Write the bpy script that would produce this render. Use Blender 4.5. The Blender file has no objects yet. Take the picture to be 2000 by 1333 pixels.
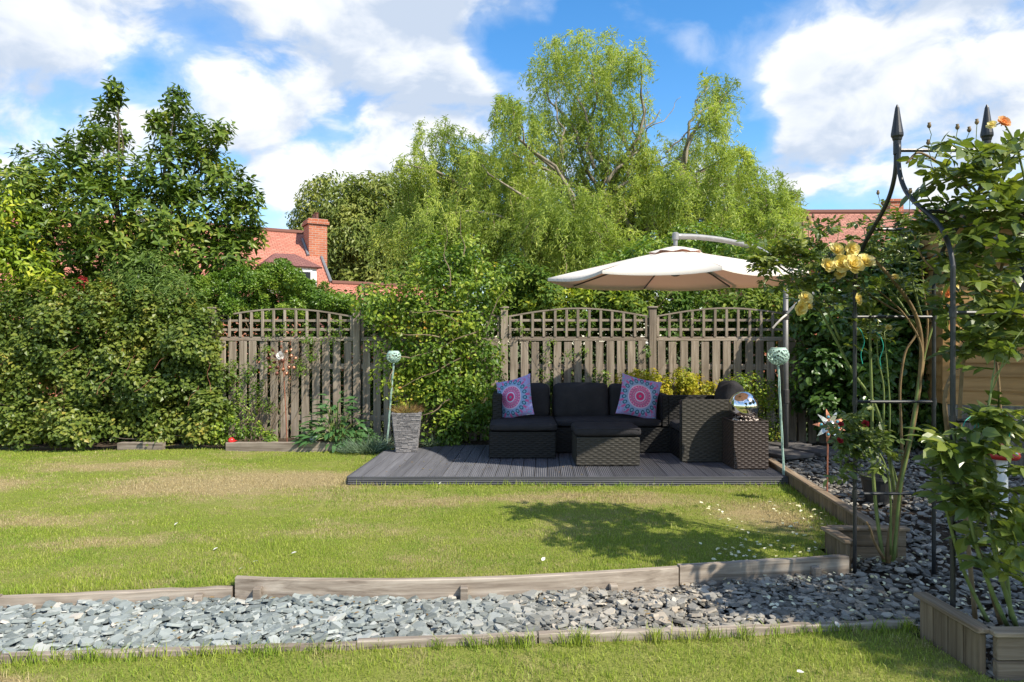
import bpy, math, random
import numpy as np
from mathutils import Vector, Matrix

random.seed(7)
rng = np.random.default_rng(11)
SC = bpy.context.scene
COL = SC.collection
F, EYE = 1300.0, 1.35          # focal length in photo pixels, eye height in metres

# ------------------------------------------------------------------ camera, sky, sun, exposure
cam = bpy.data.cameras.new('camera')
cam.sensor_width = 36.0
cam.lens = 36.0 * F / 2000.0
cam.clip_start = 0.05
cam.clip_end = 2000.0
cam_o = bpy.data.objects.new('camera', cam)
cam_o.location = (0, 0, EYE)
cam_o.rotation_euler = (math.radians(90), 0, 0)
COL.objects.link(cam_o)
SC.camera = cam_o

SUN = Vector((0.77, -0.63, 1.0)).normalized()      # towards the sun
SUN_EL = math.asin(SUN.z)
SUN_ROT = math.atan2(SUN.x, SUN.y)
sun = bpy.data.lights.new('sun', 'SUN')
sun.energy = 4.1
sun.angle = math.radians(0.55)
sun.color = (1.0, 0.93, 0.80)
sun_o = bpy.data.objects.new('sun', sun)
sun_o.rotation_euler = SUN.to_track_quat('Z', 'Y').to_euler()
sun_o.location = (6, -6, 12)
COL.objects.link(sun_o)

SC.view_settings.view_transform = 'Standard'
SC.view_settings.look = 'None'
SC.view_settings.exposure = 0.86
SC.view_settings.gamma = 1.0
SC.view_settings.use_curve_mapping = False
SC.cycles.max_bounces = 8
SC.cycles.transparent_max_bounces = 8
SC.cycles.use_denoising = True


def pix(px, py, Y):
    return np.array([(px - 1000.0) / F * Y, Y, EYE - (py - 667.0) / F * Y])


class NT:
    """small helper round a node tree"""
    def __init__(self, tree):
        self.t = tree
        tree.nodes.clear()

    def n(self, kind, **kw):
        nd = self.t.nodes.new(kind)
        for k, v in kw.items():
            if k.startswith('i_'):
                key = k[2:]
                key = int(key) if key.isdigit() else key.replace('_', ' ')
                self.put(nd.inputs[key], v)
            else:
                setattr(nd, k, v)
        return nd

    def put(self, sock, v):
        if isinstance(v, bpy.types.NodeSocket):
            self.t.links.new(v, sock)
        else:
            if isinstance(v, (tuple, list)) and len(v) == 3 and sock.type == 'RGBA':
                v = (*v, 1.0)
            sock.default_value = v

    def m(self, op, a, b=0.0, c=None, clamp=False):
        nd = self.t.nodes.new('ShaderNodeMath')
        nd.operation = op
        nd.use_clamp = clamp
        self.put(nd.inputs[0], a)
        self.put(nd.inputs[1], b)
        if c is not None:
            self.put(nd.inputs[2], c)
        return nd.outputs[0]

    def vm(self, op, a, b=(0, 0, 0)):
        nd = self.t.nodes.new('ShaderNodeVectorMath')
        nd.operation = op
        self.put(nd.inputs[0], a)
        self.put(nd.inputs[1], b)
        return nd.outputs['Value'] if op in ('DOT_PRODUCT', 'LENGTH') else nd.outputs[0]

    def mix(self, fac, a, b, mode='MIX'):
        nd = self.t.nodes.new('ShaderNodeMix')
        nd.data_type = 'RGBA'
        nd.blend_type = mode
        nd.clamp_factor = True
        self.put(nd.inputs[0], fac)
        self.put(nd.inputs[6], a)
        self.put(nd.inputs[7], b)
        return nd.outputs[2]

    def ramp(self, fac, stops, interp='LINEAR'):
        nd = self.t.nodes.new('ShaderNodeValToRGB')
        r = nd.color_ramp
        r.interpolation = interp
        while len(r.elements) < len(stops):
            r.elements.new(0.5)
        for e, (p, c) in zip(r.elements, stops):
            e.position = p
            e.color = (*c, 1.0) if len(c) == 3 else c
        self.put(nd.inputs[0], fac)
        return nd.outputs[0]

    def smooth(self, v, lo, hi, a=0.0, b=1.0):
        nd = self.t.nodes.new('ShaderNodeMapRange')
        nd.interpolation_type = 'SMOOTHSTEP'
        self.put(nd.inputs[0], v)
        for k, x in zip((1, 2, 3, 4), (lo, hi, a, b)):
            self.put(nd.inputs[k], x)
        return nd.outputs[0]

    def noise(self, vec, scale, detail=3.0, rough=0.5, dist=0.0):
        nd = self.n('ShaderNodeTexNoise')
        if vec is not None:
            self.put(nd.inputs['Vector'], vec)
        nd.inputs['Scale'].default_value = scale
        nd.inputs['Detail'].default_value = detail
        nd.inputs['Roughness'].default_value = rough
        nd.inputs['Distortion'].default_value = dist
        return nd.outputs[0]


# world: clear Nishita sky with broken cumulus all round
world = bpy.data.worlds.new('World')
SC.world = world
world.use_nodes = True
w = NT(world.node_tree)
sky = w.n('ShaderNodeTexSky')
sky.sky_type = 'NISHITA'
sky.sun_disc = False
sky.sun_elevation = SUN_EL
sky.sun_rotation = SUN_ROT
sky.air_density = 1.0
sky.dust_density = 0.4
sky.ozone_density = 1.4
dirv = w.n('ShaderNodeTexCoord').outputs['Generated']
sq = w.vm('MULTIPLY', dirv, (1.0, 1.0, 1.7))
warp = w.n('ShaderNodeTexNoise', i_Scale=3.0, i_Detail=3.0)
w.put(warp.inputs['Vector'], sq)
wv = w.vm('SCALE', w.vm('SUBTRACT', warp.outputs[1], (0.5, 0.5, 0.5)))
wv.node.inputs['Scale'].default_value = 0.22
sq = w.vm('ADD', sq, wv)
n_big = w.noise(sq, 5.2, 10.0, 0.55)
n_up = w.noise(w.vm('ADD', sq, (0.030, -0.02, 0.060)), 5.2, 6.0, 0.52)
CLOUDS = [  # photo pixel, radius in pixels, weight: where cloud banks (+) and blue openings (-) stand in this sky
    (60, 50, 230, .20), (330, 60, 230, .22), (590, 50, 220, .22), (790, 30, 130, .20), (520, 190, 170, .20),
    (700, 190, 170, .24), (850, 190, 110, .24), (950, 215, 80, .22), (70, 280, 130, .16), (200, 240, 60, .16),
    (560, 340, 170, .14), (720, 330, 140, .16), (1600, 80, 150, .22), (1760, 90, 170, .24), (1960, 80, 170, .22),
    (1900, 190, 110, .18), (1360, 82, 46, .24), (1600, 270, 100, .20), (1720, 240, 90, .16), (1560, 350, 90, .14),
    (1820, 330, 130, .18), (1010, 20, 70, .10), (975, 105, 75, -.34), (1110, 50, 110, -.30), (1260, 150, 150, -.30),
    (1430, 200, 110, -.22), (1400, 20, 70, -.26), (270, 135, 70, -.22), (25, 170, 50, -.12), (1480, 260, 50, -.14),
    (1690, 175, 40, -.10), (420, 150, 45, -.10), (470, 300, 50, -.10),
]
bias = None
for (bx, by, br, bw) in CLOUDS:
    c = Vector(pix(bx, by, 1.0) - np.array([0, 0, EYE])).normalized()
    dist = w.vm('LENGTH', w.vm('SUBTRACT', dirv, tuple(c)))
    k = w.smooth(dist, 0.0, br / F * 1.35, bw, 0.0)
    bias = k if bias is None else w.m('ADD', bias, k)
bias = w.m('MINIMUM', w.m('MAXIMUM', w.m('MULTIPLY', bias, 0.85), -0.24), 0.19)
dens = w.m('ADD', n_big, bias)
cover = w.smooth(dens, 0.48, 0.665)
thin = w.smooth(dens, 0.36, 0.58, 0.0, 0.34)
cover = w.m('MAXIMUM', cover, thin)
lit = w.smooth(w.m('SUBTRACT', n_big, n_up), -0.13, 0.09)
core = w.smooth(dens, 0.62, 0.88, 0.0, 0.62)
lit = w.m('SUBTRACT', lit, w.m('MULTIPLY', core, 0.75), clamp=True)
ccol = w.mix(lit, (0.42, 0.49, 0.60), (0.76, 0.77, 0.78))
sat = w.n('ShaderNodeHueSaturation', i_Saturation=1.36, i_Value=1.0)
w.put(sat.inputs['Color'], sky.outputs[0])
bg_sky = w.n('ShaderNodeBackground', i_Strength=0.14)
w.put(bg_sky.inputs[0], sat.outputs[0])
bg_cl = w.n('ShaderNodeBackground', i_Strength=0.82)
w.put(bg_cl.inputs[0], ccol)
mixw = w.n('ShaderNodeMixShader')
w.put(mixw.inputs[0], cover)
w.put(mixw.inputs[1], bg_sky.outputs[0])
w.put(mixw.inputs[2], bg_cl.outputs[0])
wout = w.n('ShaderNodeOutputWorld')
w.put(wout.inputs[0], mixw.outputs[0])

# ------------------------------------------------------------------ materials
M = {}


def mat(name):
    m = bpy.data.materials.new(name)
    m.use_nodes = True
    t = NT(m.node_tree)
    out = t.n('ShaderNodeOutputMaterial')
    M[name] = m
    return m, t, out


def principled(t, out, color, rough=0.6, spec=0.4, metal=0.0, bump=None, bump_s=0.3, bump_d=0.01):
    p = t.n('ShaderNodeBsdfPrincipled')
    t.put(p.inputs['Base Color'], color)
    t.put(p.inputs['Roughness'], rough)
    t.put(p.inputs['Specular IOR Level'], spec)
    t.put(p.inputs['Metallic'], metal)
    if bump is not None:
        b = t.n('ShaderNodeBump', i_Strength=bump_s, i_Distance=bump_d)
        t.put(b.inputs['Height'], bump)
        t.put(p.inputs['Normal'], b.outputs[0])
    t.put(out.inputs[0], p.outputs[0])
    return p


def leaf_mat(name, stops, trans=0.3, rough=0.42, spec=0.35, clump=1.2, tcol=None, cl_amt=0.5):
    if name.startswith('leaf_') and name not in ('leaf_spirea', 'leaf_dry', 'leaf_silver'):
        kr, kg = {'leaf_willow': (2.0, 1.85), 'leaf_climber': (1.62, 1.55), 'leaf_border': (1.0, 1.0), 'leaf_hedge': (1.85, 1.55), 'leaf_fern': (1.9, 1.55), 'leaf_rose': (1.75, 1.5)}.get(name, (1.8, 1.55))
        stops = [(p_, (min(.6, c_[0] * kr), min(.6, c_[1] * kg), c_[2] * 1.0)) for p_, c_ in stops]
    m, t, out = mat(name)
    geo = t.n('ShaderNodeNewGeometry')
    rnd = geo.outputs['Random Per Island']
    cl = t.noise(geo.outputs['Position'], clump, 2.0)
    v = t.m('ADD', t.m('MULTIPLY', rnd, 1.0 - cl_amt), t.m('MULTIPLY', t.smooth(cl, 0.3, 0.7), cl_amt))
    col = t.ramp(v, stops)
    p = t.n('ShaderNodeBsdfPrincipled', i_Roughness=rough)
    p.inputs['Specular IOR Level'].default_value = spec
    t.put(p.inputs['Base Color'], col)
    tr = t.n('ShaderNodeBsdfTranslucent')
    t.put(tr.inputs[0], t.mix(1.0, col, tcol or (1.5, 1.6, 0.7), 'MULTIPLY'))
    mx = t.n('ShaderNodeMixShader')
    mx.inputs[0].default_value = trans
    t.put(mx.inputs[1], p.outputs[0])
    t.put(mx.inputs[2], tr.outputs[0])
    t.put(out.inputs[0], mx.outputs[0])
    return m


def wood_mat(name, c1, c2, c3, axis='Z', scale=1.0, rough=0.85, spec=0.15, spots=0.35):
    m, t, out = mat(name)
    tc = t.n('ShaderNodeTexCoord').outputs['Object']
    oi = t.n('ShaderNodeObjectInfo').outputs['Random']
    off = t.n('ShaderNodeCombineXYZ')
    t.put(off.inputs[0], t.m('MULTIPLY', oi, 37.0))
    t.put(off.inputs[1], t.m('MULTIPLY', oi, 91.0))
    v = t.vm('ADD', tc, off.outputs[0])
    st = {'X': (1.5, 30, 30), 'Y': (30, 1.5, 30), 'Z': (30, 30, 1.5)}[axis]
    g = t.noise(t.vm('MULTIPLY', v, tuple(s * scale for s in st)), 1.0, 6.0, 0.65, 0.6)
    g2 = t.noise(t.vm('MULTIPLY', v, tuple(s * scale * 3.3 for s in st)), 1.0, 3.0, 0.6)
    big = t.noise(v, 2.6, 4.0, 0.6)
    col = t.ramp(g, [(0.28, c1), (0.5, c2), (0.72, c3)])
    col = t.mix(t.smooth(big, 0.45, 0.75, 0.0, spots), col, c1)
    tone = t.m('MULTIPLY_ADD', oi, 0.34, 0.83)
    tn = t.n('ShaderNodeCombineColor')
    for i in range(3):
        t.put(tn.inputs[i], tone)
    col = t.mix(1.0, col, tn.outputs[0], 'MULTIPLY')
    principled(t, out, col, rough, spec, bump=t.m('ADD', g, t.m('MULTIPLY', g2, 0.5)), bump_s=0.5, bump_d=0.004)
    return m


def plain_mat(name, color, rough=0.5, spec=0.4, metal=0.0, var=0.12, nscale=14.0, bump=0.0):
    m, t, out = mat(name)
    tc = t.n('ShaderNodeTexCoord').outputs['Object']
    nz = t.noise(tc, nscale, 5.0, 0.6)
    lo = tuple(c * (1 - var) for c in color)
    hi = tuple(min(1, c * (1 + var)) for c in color)
    col = t.ramp(nz, [(0.3, lo), (0.7, hi)])
    r = t.m('MULTIPLY_ADD', nz, 0.2, rough - 0.1)
    principled(t, out, col, r, spec, metal, bump=nz if bump else None, bump_s=bump, bump_d=0.004)
    return m


leaf_mat('leaf_magnolia', [(0.0, (.020, .044, .010)), (0.45, (.050, .095, .018)), (0.8, (.10, .155, .034)), (1.0, (.18, .20, .05))], 0.26, 0.42, 0.30, 1.6)
leaf_mat('leaf_hedge', [(0.0, (.024, .052, .014)), (0.5, (.062, .105, .026)), (0.85, (.125, .165, .045)), (1.0, (.24, .20, .07))], 0.28, 0.42, 0.35, 1.8)
leaf_mat('leaf_yellowgreen', [(0.0, (.07, .13, .02)), (0.5, (.16, .24, .03)), (1.0, (.34, .36, .05))], 0.35, 0.45, 0.3, 2.2)
leaf_mat('leaf_fern', [(0.0, (.035, .085, .028)), (0.6, (.085, .155, .055)), (1.0, (.14, .20, .08))], 0.3, 0.5, 0.3, 2.0)
leaf_mat('leaf_box', [(0.0, (.030, .075, .014)), (0.5, (.075, .150, .026)), (1.0, (.17, .24, .05))], 0.28, 0.38, 0.4, 2.2)
leaf_mat('leaf_climber', [(0.0, (.028, .064, .014)), (0.45, (.078, .135, .026)), (0.85, (.21, .26, .045)), (0.96, (.30, .22, .06)), (1.0, (.30, .14, .05))], 0.32, 0.42, 0.35, 1.8)
leaf_mat('leaf_laurel', [(0.0, (.022, .060, .014)), (0.5, (.055, .105, .020)), (1.0, (.14, .19, .045))], 0.25, 0.5, 0.2, 1.5)
leaf_mat('leaf_willow', [(0.0, (.075, .110, .032)), (0.5, (.155, .205, .082)), (0.85, (.25, .29, .135)), (1.0, (.37, .36, .18))], 0.36, 0.5, 0.3, 0.7)
leaf_mat('leaf_cherry', [(0.0, (.050, .085, .025)), (0.5, (.105, .150, .042)), (1.0, (.19, .22, .08))], 0.28, 0.45, 0.35, 0.8)
leaf_mat('leaf_ivy', [(0.0, (.016, .045, .014)), (0.6, (.040, .090, .022)), (1.0, (.085, .145, .035))], 0.22, 0.35, 0.45, 1.5)
leaf_mat('leaf_spirea', [(0.0, (.14, .18, .02)), (0.4, (.36, .36, .03)), (0.75, (.55, .46, .045)), (1.0, (.50, .26, .05))], 0.35, 0.45, 0.3, 4.0)
leaf_mat('leaf_border', [(0.0, (.030, .085, .030)), (0.5, (.065, .150, .045)), (1.0, (.14, .23, .075))], 0.25, 0.38, 0.4, 5.0)
leaf_mat('leaf_silver', [(0.0, (.07, .12, .07)), (0.5, (.15, .21, .13)), (1.0, (.26, .32, .22))], 0.2, 0.6, 0.2, 5.0)
leaf_mat('leaf_rose', [(0.0, (.030, .058, .020)), (0.5, (.068, .108, .032)), (0.85, (.125, .165, .048)), (1.0, (.20, .25, .06))], 0.30, 0.34, 0.5, 4.0)
leaf_mat('leaf_dry', [(0.0, (.10, .06, .03)), (0.5, (.26, .16, .06)), (1.0, (.20, .22, .07))], 0.25, 0.6, 0.2, 6.0)
leaf_mat('petal_yellow', [(0.0, (.78, .62, .16)), (0.5, (.84, .74, .32)), (1.0, (.86, .80, .52))], 0.35, 0.55, 0.2, 9.0, (1.1, 1.0, .7))
leaf_mat('petal_orange', [(0.0, (.70, .28, .10)), (0.5, (.80, .45, .20)), (1.0, (.85, .62, .36))], 0.35, 0.55, 0.2, 9.0, (1.1, 0.9, .7))
leaf_mat('petal_white', [(0.0, (.72, .66, .62)), (1.0, (.86, .84, .80))], 0.3, 0.55, 0.2, 9.0, (1, 1, 1))
leaf_mat('petal_litter', [(0.0, (.62, .56, .26)), (0.5, (.76, .72, .46)), (1.0, (.82, .80, .66))], 0.2, 0.6, 0.2, 9.0, (1, 1, .8))
leaf_mat('petal_red', [(0.0, (.30, .02, .03)), (1.0, (.50, .05, .06))], 0.2, 0.5, 0.3, 9.0, (1, .6, .6))

wood_mat('wood_fence', (.115, .088, .064), (.26, .212, .165), (.40, .34, .27), 'Z')
wood_mat('wood_fence_flat', (.13, .10, .074), (.255, .21, .165), (.39, .33, .265), 'X')
wood_mat('wood_edging', (.105, .078, .057), (.275, .228, .182), (.43, .37, .305), 'X')
wood_mat('wood_kerb', (.085, .058, .034), (.185, .135, .085), (.285, .215, .14), 'Z')
wood_mat('wood_kerb_cap', (.11, .078, .050), (.235, .175, .118), (.35, .275, .195), 'X')
wood_mat('wood_shed', (.27, .140, .045), (.39, .215, .075), (.47, .275, .105), 'X', 0.6, 0.55, 0.35, 0.15)
wood_mat('wood_plinth', (.10, .085, .07), (.19, .165, .14), (.27, .24, .20), 'Z')
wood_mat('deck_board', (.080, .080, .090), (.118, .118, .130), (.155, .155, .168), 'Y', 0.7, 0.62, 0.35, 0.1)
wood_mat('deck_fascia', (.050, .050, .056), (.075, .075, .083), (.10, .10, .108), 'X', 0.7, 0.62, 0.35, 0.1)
wood_mat('bark', (.05, .038, .028), (.12, .095, .07), (.20, .165, .125), 'Z', 0.5)
wood_mat('bark_pale', (.13, .105, .075), (.25, .21, .155), (.37, .32, .24), 'Z', 0.5)
plain_mat('cane_green', (.15, .19, .055), 0.5, 0.35, 0, .35, 9)
plain_mat('cane_brown', (.20, .135, .065), 0.6, 0.3, 0, .4, 12)
plain_mat('twig', (.21, .155, .10), 0.75, 0.2, 0, .4, 10)
plain_mat('twig_red', (.24, .09, .06), 0.7, 0.2, 0, .4, 10)
plain_mat('black_metal', (.020, .021, .023), 0.42, 0.5, 0.0, .3, 30)
plain_mat('grey_metal', (.30, .29, .28), 0.45, 0.5, 0.35, .12, 14)
plain_mat('dark_metal', (.055, .050, .048), 0.5, 0.5, 0.2, .2, 14)
plain_mat('mast_metal', (.16, .155, .15), 0.45, 0.5, 0.3, .12, 14)
plain_mat('verdigris', (.36, .50, .43), 0.6, 0.3, 0.0, .18, 40, 0.2)
plain_mat('copper', (.46, .20, .12), 0.38, 0.5, 0.8, .25, 40)
plain_mat('copper_dark', (.16, .065, .045), 0.5, 0.5, 0.6, .3, 40)
plain_mat('rust_stem', (.26, .10, .06), 0.7, 0.3, 0.1, .3, 40)
plain_mat('silver_wire', (.62, .60, .57), 0.25, 0.6, 0.9, .1, 40)
plain_mat('teal_glass', (.08, .34, .42), 0.15, 0.7, 0.0, .2, 40)
plain_mat('wicker', (.040, .036, .029), 0.55, 0.28, 0, .22, 30)
plain_mat('wicker_dark', (.018, .017, .016), 0.58, 0.2, 0, .22, 30)
plain_mat('wicker_brown', (.040, .028, .023), 0.5, 0.35, 0, .22, 30)
plain_mat('stone_slab', (.10, .092, .088), 0.85, 0.2, 0, .3, 9, 0.4)
plain_mat('brown_clay', (.16, .11, .08), 0.9, 0.1, 0, .4, 9, 0.8)
plain_mat('white_paint', (.78, .77, .74), 0.6, 0.3, 0, .06, 5)
plain_mat('red_plastic', (.62, .03, .03), 0.3, 0.5, 0, .1, 20)
plain_mat('red_cap', (.40, .025, .02), 0.35, 0.5, 0, .15, 20)
plain_mat('string_green', (.02, .30, .22), 0.6, 0.3, 0, .15, 20)
plain_mat('pale_pot', (.45, .50, .52), 0.5, 0.4, 0, .15, 20)
plain_mat('black_pot', (.02, .02, .02), 0.5, 0.4, 0, .15, 20)
plain_mat('lead', (.20, .21, .22), 0.6, 0.4, 0.2, .15, 6)
plain_mat('mortar', (.55, .52, .48), 0.9, 0.1, 0, .1, 9)
plain_mat('strap', (.60, .55, .50), 0.8, 0.1, 0, .1, 30)
plain_mat('care_label', (.80, .80, .80), 0.7, 0.2, 0, .03, 30)
plain_mat('pebble', (.50, .42, .36), 0.35, 0.5, 0, .5, 50)

m, t, out = mat('chrome')
tc = t.n('ShaderNodeTexCoord').outputs['Object']
nz = t.noise(tc, 9.0, 4.0)
principled(t, out, (.80, .79, .78), t.smooth(nz, .4, .8, .05, .13), .5, 1.0)

m, t, out = mat('cushion_charcoal')
tc = t.n('ShaderNodeTexCoord').outputs['Object']
wv_ = t.noise(t.vm('MULTIPLY', tc, (320, 320, 320)), 1.0, 2.0)
bg_ = t.noise(tc, 6.0, 4.0)
col = t.ramp(t.m('ADD', t.m('MULTIPLY', wv_, .6), t.m('MULTIPLY', bg_, .4)), [(.3, (.020, .019, .021)), (.7, (.044, .042, .045))])
principled(t, out, col, .92, .15, bump=t.m('ADD', wv_, t.m('MULTIPLY', t.noise(tc, 14.0, 4.0), 6.0)), bump_s=.35, bump_d=.004)

m, t, out = mat('canopy_fabric')
tc = t.n('ShaderNodeTexCoord').outputs['Object']
nz = t.noise(tc, 3.0, 4.0)
p = t.n('ShaderNodeBsdfPrincipled', i_Roughness=.85)
p.inputs['Specular IOR Level'].default_value = .15
t.put(p.inputs['Base Color'], t.ramp(nz, [(.3, (.76, .69, .60)), (.7, (.80, .74, .66))]))
tr = t.n('ShaderNodeBsdfTranslucent')
tr.inputs[0].default_value = (.46, .21, .14, 1)
mx = t.n('ShaderNodeMixShader')
mx.inputs[0].default_value = .24
t.put(mx.inputs[1], p.outputs[0]); t.put(mx.inputs[2], tr.outputs[0]); t.put(out.inputs[0], mx.outputs[0])

# slate: blue-grey on the open path, older and browner towards the arch
m, t, out = mat('slate')
geo = t.n('ShaderNodeNewGeometry')
rnd = t.m('FRACT', t.m('ADD', geo.outputs['Random Per Island'], t.n('ShaderNodeObjectInfo').outputs['Random']))
sx = t.n('ShaderNodeSeparateXYZ'); t.put(sx.inputs[0], geo.outputs['Position'])
new = t.ramp(rnd, [(0, (.105, .122, .114)), (.35, (.190, .212, .198)), (.75, (.275, .302, .284)), (.94, (.37, .385, .355)), (1, (.50, .44, .36))])
old = t.ramp(rnd, [(0, (.105, .094, .076)), (.4, (.195, .178, .148)), (.8, (.30, .275, .232)), (.93, (.36, .29, .21)), (1, (.46, .43, .36))])
agef = t.smooth(t.m('ADD', sx.outputs[0], t.m('MULTIPLY', t.noise(geo.outputs['Position'], 2.5, 3.0), 1.2)), -.35, 1.5)
nz = t.noise(geo.outputs['Position'], 60.0, 5.0, .6)
col = t.mix(agef, new, old)
col = t.mix(t.smooth(nz, .35, .8, 0, .22), col, (.36, .37, .36))
principled(t, out, col, .72, .3, bump=nz, bump_s=.5, bump_d=.004)

# soil and bare ground
m, t, out = mat('soil')
geo = t.n('ShaderNodeNewGeometry')
nz = t.noise(geo.outputs['Position'], 22.0, 6.0, .65)
principled(t, out, t.ramp(nz, [(.3, (.035, .026, .018)), (.55, (.075, .055, .038)), (.8, (.13, .10, .07))]), .95, .1, bump=nz, bump_s=1.0, bump_d=.03)
m, t, out = mat('ground_far')
geo = t.n('ShaderNodeNewGeometry')
nz = t.noise(geo.outputs['Position'], 1.2, 6.0, .65)
principled(t, out, t.ramp(nz, [(.3, (.05, .07, .02)), (.55, (.09, .11, .035)), (.8, (.14, .13, .06))]), .95, .1, bump=nz, bump_s=.6, bump_d=.05)

# lawn: green turf with straw-dry patches of its own; blades and turf share the pattern
DRY = [(-2.9, 6.2, 1.5, .8, .30), (-1.9, 6.55, .9, .45, .28), (-4.2, 7.2, 1.4, .4, .22), (-.9, 5.6, 1.1, .35, .14), (.9, 5.7, 1.2, .30, .22),
       (-3.4, 5.0, .7, .25, .14), (-2.25, 2.72, .35, .12, .45), (-1.0, 4.7, .9, .25, .10), (2.0, 5.2, .5, .6, .24), (-2.6, 4.5, 1.0, .2, .12),
       (0.3, 2.6, 1.2, .12, .16), (-5.4, 6.3, 1.2, .5, .2)]


def dry_factor(t, pos):
    s = t.n('ShaderNodeSeparateXYZ'); t.put(s.inputs[0], pos)
    flat = t.n('ShaderNodeCombineXYZ'); t.put(flat.inputs[0], s.outputs[0]); t.put(flat.inputs[1], t.m('MULTIPLY', s.outputs[1], 1.5))
    n1 = t.noise(flat.outputs[0], 1.1, 5.0, .62)
    n2 = t.noise(flat.outputs[0], 5.5, 4.0, .6)
    v = t.m('ADD', t.m('MULTIPLY', n1, .62), t.m('MULTIPLY', n2, .42))
    for (x, y, rx, ry, a) in DRY:
        dx = t.m('DIVIDE', t.m('SUBTRACT', s.outputs[0], x), rx)
        dy = t.m('DIVIDE', t.m('SUBTRACT', s.outputs[1], y), ry)
        d = t.m('SQRT', t.m('ADD', t.m('MULTIPLY', dx, dx), t.m('MULTIPLY', dy, dy)))
        v = t.m('ADD', v, t.smooth(d, .1, 1.25, a * 1.15, 0.0))
    return t.smooth(v, .43, .88), n2


m, t, out = mat('grass_blade')
geo = t.n('ShaderNodeNewGeometry')
df, n2 = dry_factor(t, geo.outputs['Position'])
rnd = geo.outputs['Random Per Island']
green = t.ramp(rnd, [(0, (.17, .24, .022)), (.5, (.285, .36, .038)), (.9, (.39, .45, .075)), (1, (.50, .47, .16))])
dryc = t.ramp(rnd, [(0, (.31, .235, .11)), (.5, (.47, .37, .195)), (1, (.60, .49, .29))])
lush = t.smooth(t.noise(geo.outputs['Position'], 2.3, 4.0, .6), .42, .66)
green = t.mix(t.m('MULTIPLY', lush, .55), green, t.ramp(rnd, [(0, (.10, .20, .018)), (1, (.22, .36, .04))]))
pick = t.m('GREATER_THAN', t.m('ADD', df, t.m('MULTIPLY', t.m('SUBTRACT', t.m('FRACT', t.m('MULTIPLY', rnd, 17.3)), .5), .75)), .5)
col = t.mix(t.m('MULTIPLY_ADD', pick, .72, t.m('MULTIPLY', df, .22)), green, dryc)
p = t.n('ShaderNodeBsdfPrincipled', i_Roughness=.5)
p.inputs['Specular IOR Level'].default_value = .3
t.put(p.inputs['Base Color'], col)
tr = t.n('ShaderNodeBsdfTranslucent'); t.put(tr.inputs[0], col)
mx = t.n('ShaderNodeMixShader'); mx.inputs[0].default_value = .3
t.put(mx.inputs[1], p.outputs[0]); t.put(mx.inputs[2], tr.outputs[0]); t.put(out.inputs[0], mx.outputs[0])
m, t, out = mat('turf')
geo = t.n('ShaderNodeNewGeometry')
df, n2 = dry_factor(t, geo.outputs['Position'])
fine = t.noise(geo.outputs['Position'], 90.0, 4.0, .6)
g = t.ramp(fine, [(.3, (.12, .14, .024)), (.7, (.24, .265, .055))])
d = t.ramp(fine, [(.3, (.21, .16, .075)), (.7, (.40, .315, .16))])
principled(t, out, t.mix(df, g, d), .95, .1, bump=fine, bump_s=.8, bump_d=.015)

# brick, tiles
def brick_mat(name, c1, c2, mort, sc, bw, rh, ms, coord='Object', bump=.4, dark=None):
    m, t, out = mat(name)
    tc = t.n('ShaderNodeTexCoord').outputs['UV']
    b = t.n('ShaderNodeTexBrick', i_Scale=sc)
    b.offset = .5
    b.inputs['Brick Width'].default_value = bw; b.inputs['Row Height'].default_value = rh
    b.inputs['Mortar Size'].default_value = ms; b.inputs['Mortar Smooth'].default_value = .2; b.inputs['Bias'].default_value = -.1
    t.put(b.inputs['Vector'], tc)
    t.put(b.inputs['Color1'], c1); t.put(b.inputs['Color2'], c2); t.put(b.inputs['Mortar'], mort)
    nz = t.noise(tc, 3.0, 5.0, .6)
    col = t.mix(t.smooth(nz, .4, .8, 0, .35), b.outputs[0], dark or tuple(c * .5 for c in c1))
    principled(t, out, col, .85, .15, bump=b.outputs[1], bump_s=bump, bump_d=-.02)


brick_mat('brick', (.40, .125, .065), (.50, .185, .10), (.42, .33, .27), 1.0, .225, .075, .008)
brick_mat('roof_tile', (.44, .165, .115), (.52, .225, .16), (.24, .10, .07), 1.0, .17, .10, .012)
brick_mat('roof_tile_old', (.36, .155, .115), (.47, .225, .165), (.17, .08, .06), 1.0, .17, .10, .012)
brick_mat('roof_tile_dark', (.22, .095, .085), (.27, .125, .105), (.12, .06, .05), 1.0, .17, .10, .012)

# printed mandala fabric
m, t, out = mat('mandala_print')
uv = t.n('ShaderNodeTexCoord').outputs['UV']
c = t.vm('SUBTRACT', uv, (.48, .5, 0))
s = t.n('ShaderNodeSeparateXYZ'); t.put(s.inputs[0], c)
r = t.vm('LENGTH', c)
th = t.m('ARCTAN2', s.outputs[1], s.outputs[0])
def cell(n, ph=0.0):   # 0 at petal centre, 1 at its border
    return t.m('ABSOLUTE', t.m('SUBTRACT', t.m('MULTIPLY', t.m('FRACT', t.m('ADD', t.m('MULTIPLY', th, n / (2 * math.pi)), 50.0 + ph)), 2.0), 1.0))
def band(a, b, e=.006):
    return t.m('MULTIPLY', t.smooth(r, a - e, a + e), t.smooth(r, b - e, b + e, 1, 0))
LB, PK, HP, NV, TL, LL = (.26, .37, .58), (.56, .12, .30), (.68, .05, .18), (.012, .035, .11), (.12, .33, .40), (.34, .33, .60)
vor = t.n('ShaderNodeTexVoronoi', i_Scale=11.0); t.put(vor.inputs['Vector'], uv)
col = t.ramp(vor.outputs['Distance'], [(0, NV), (.14, TL), (.24, LB), (.40, LL), (.50, PK), (.58, LL)], 'LINEAR')
col = t.mix(t.smooth(r, .46, .52, 1, 0), col, LB)
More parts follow.
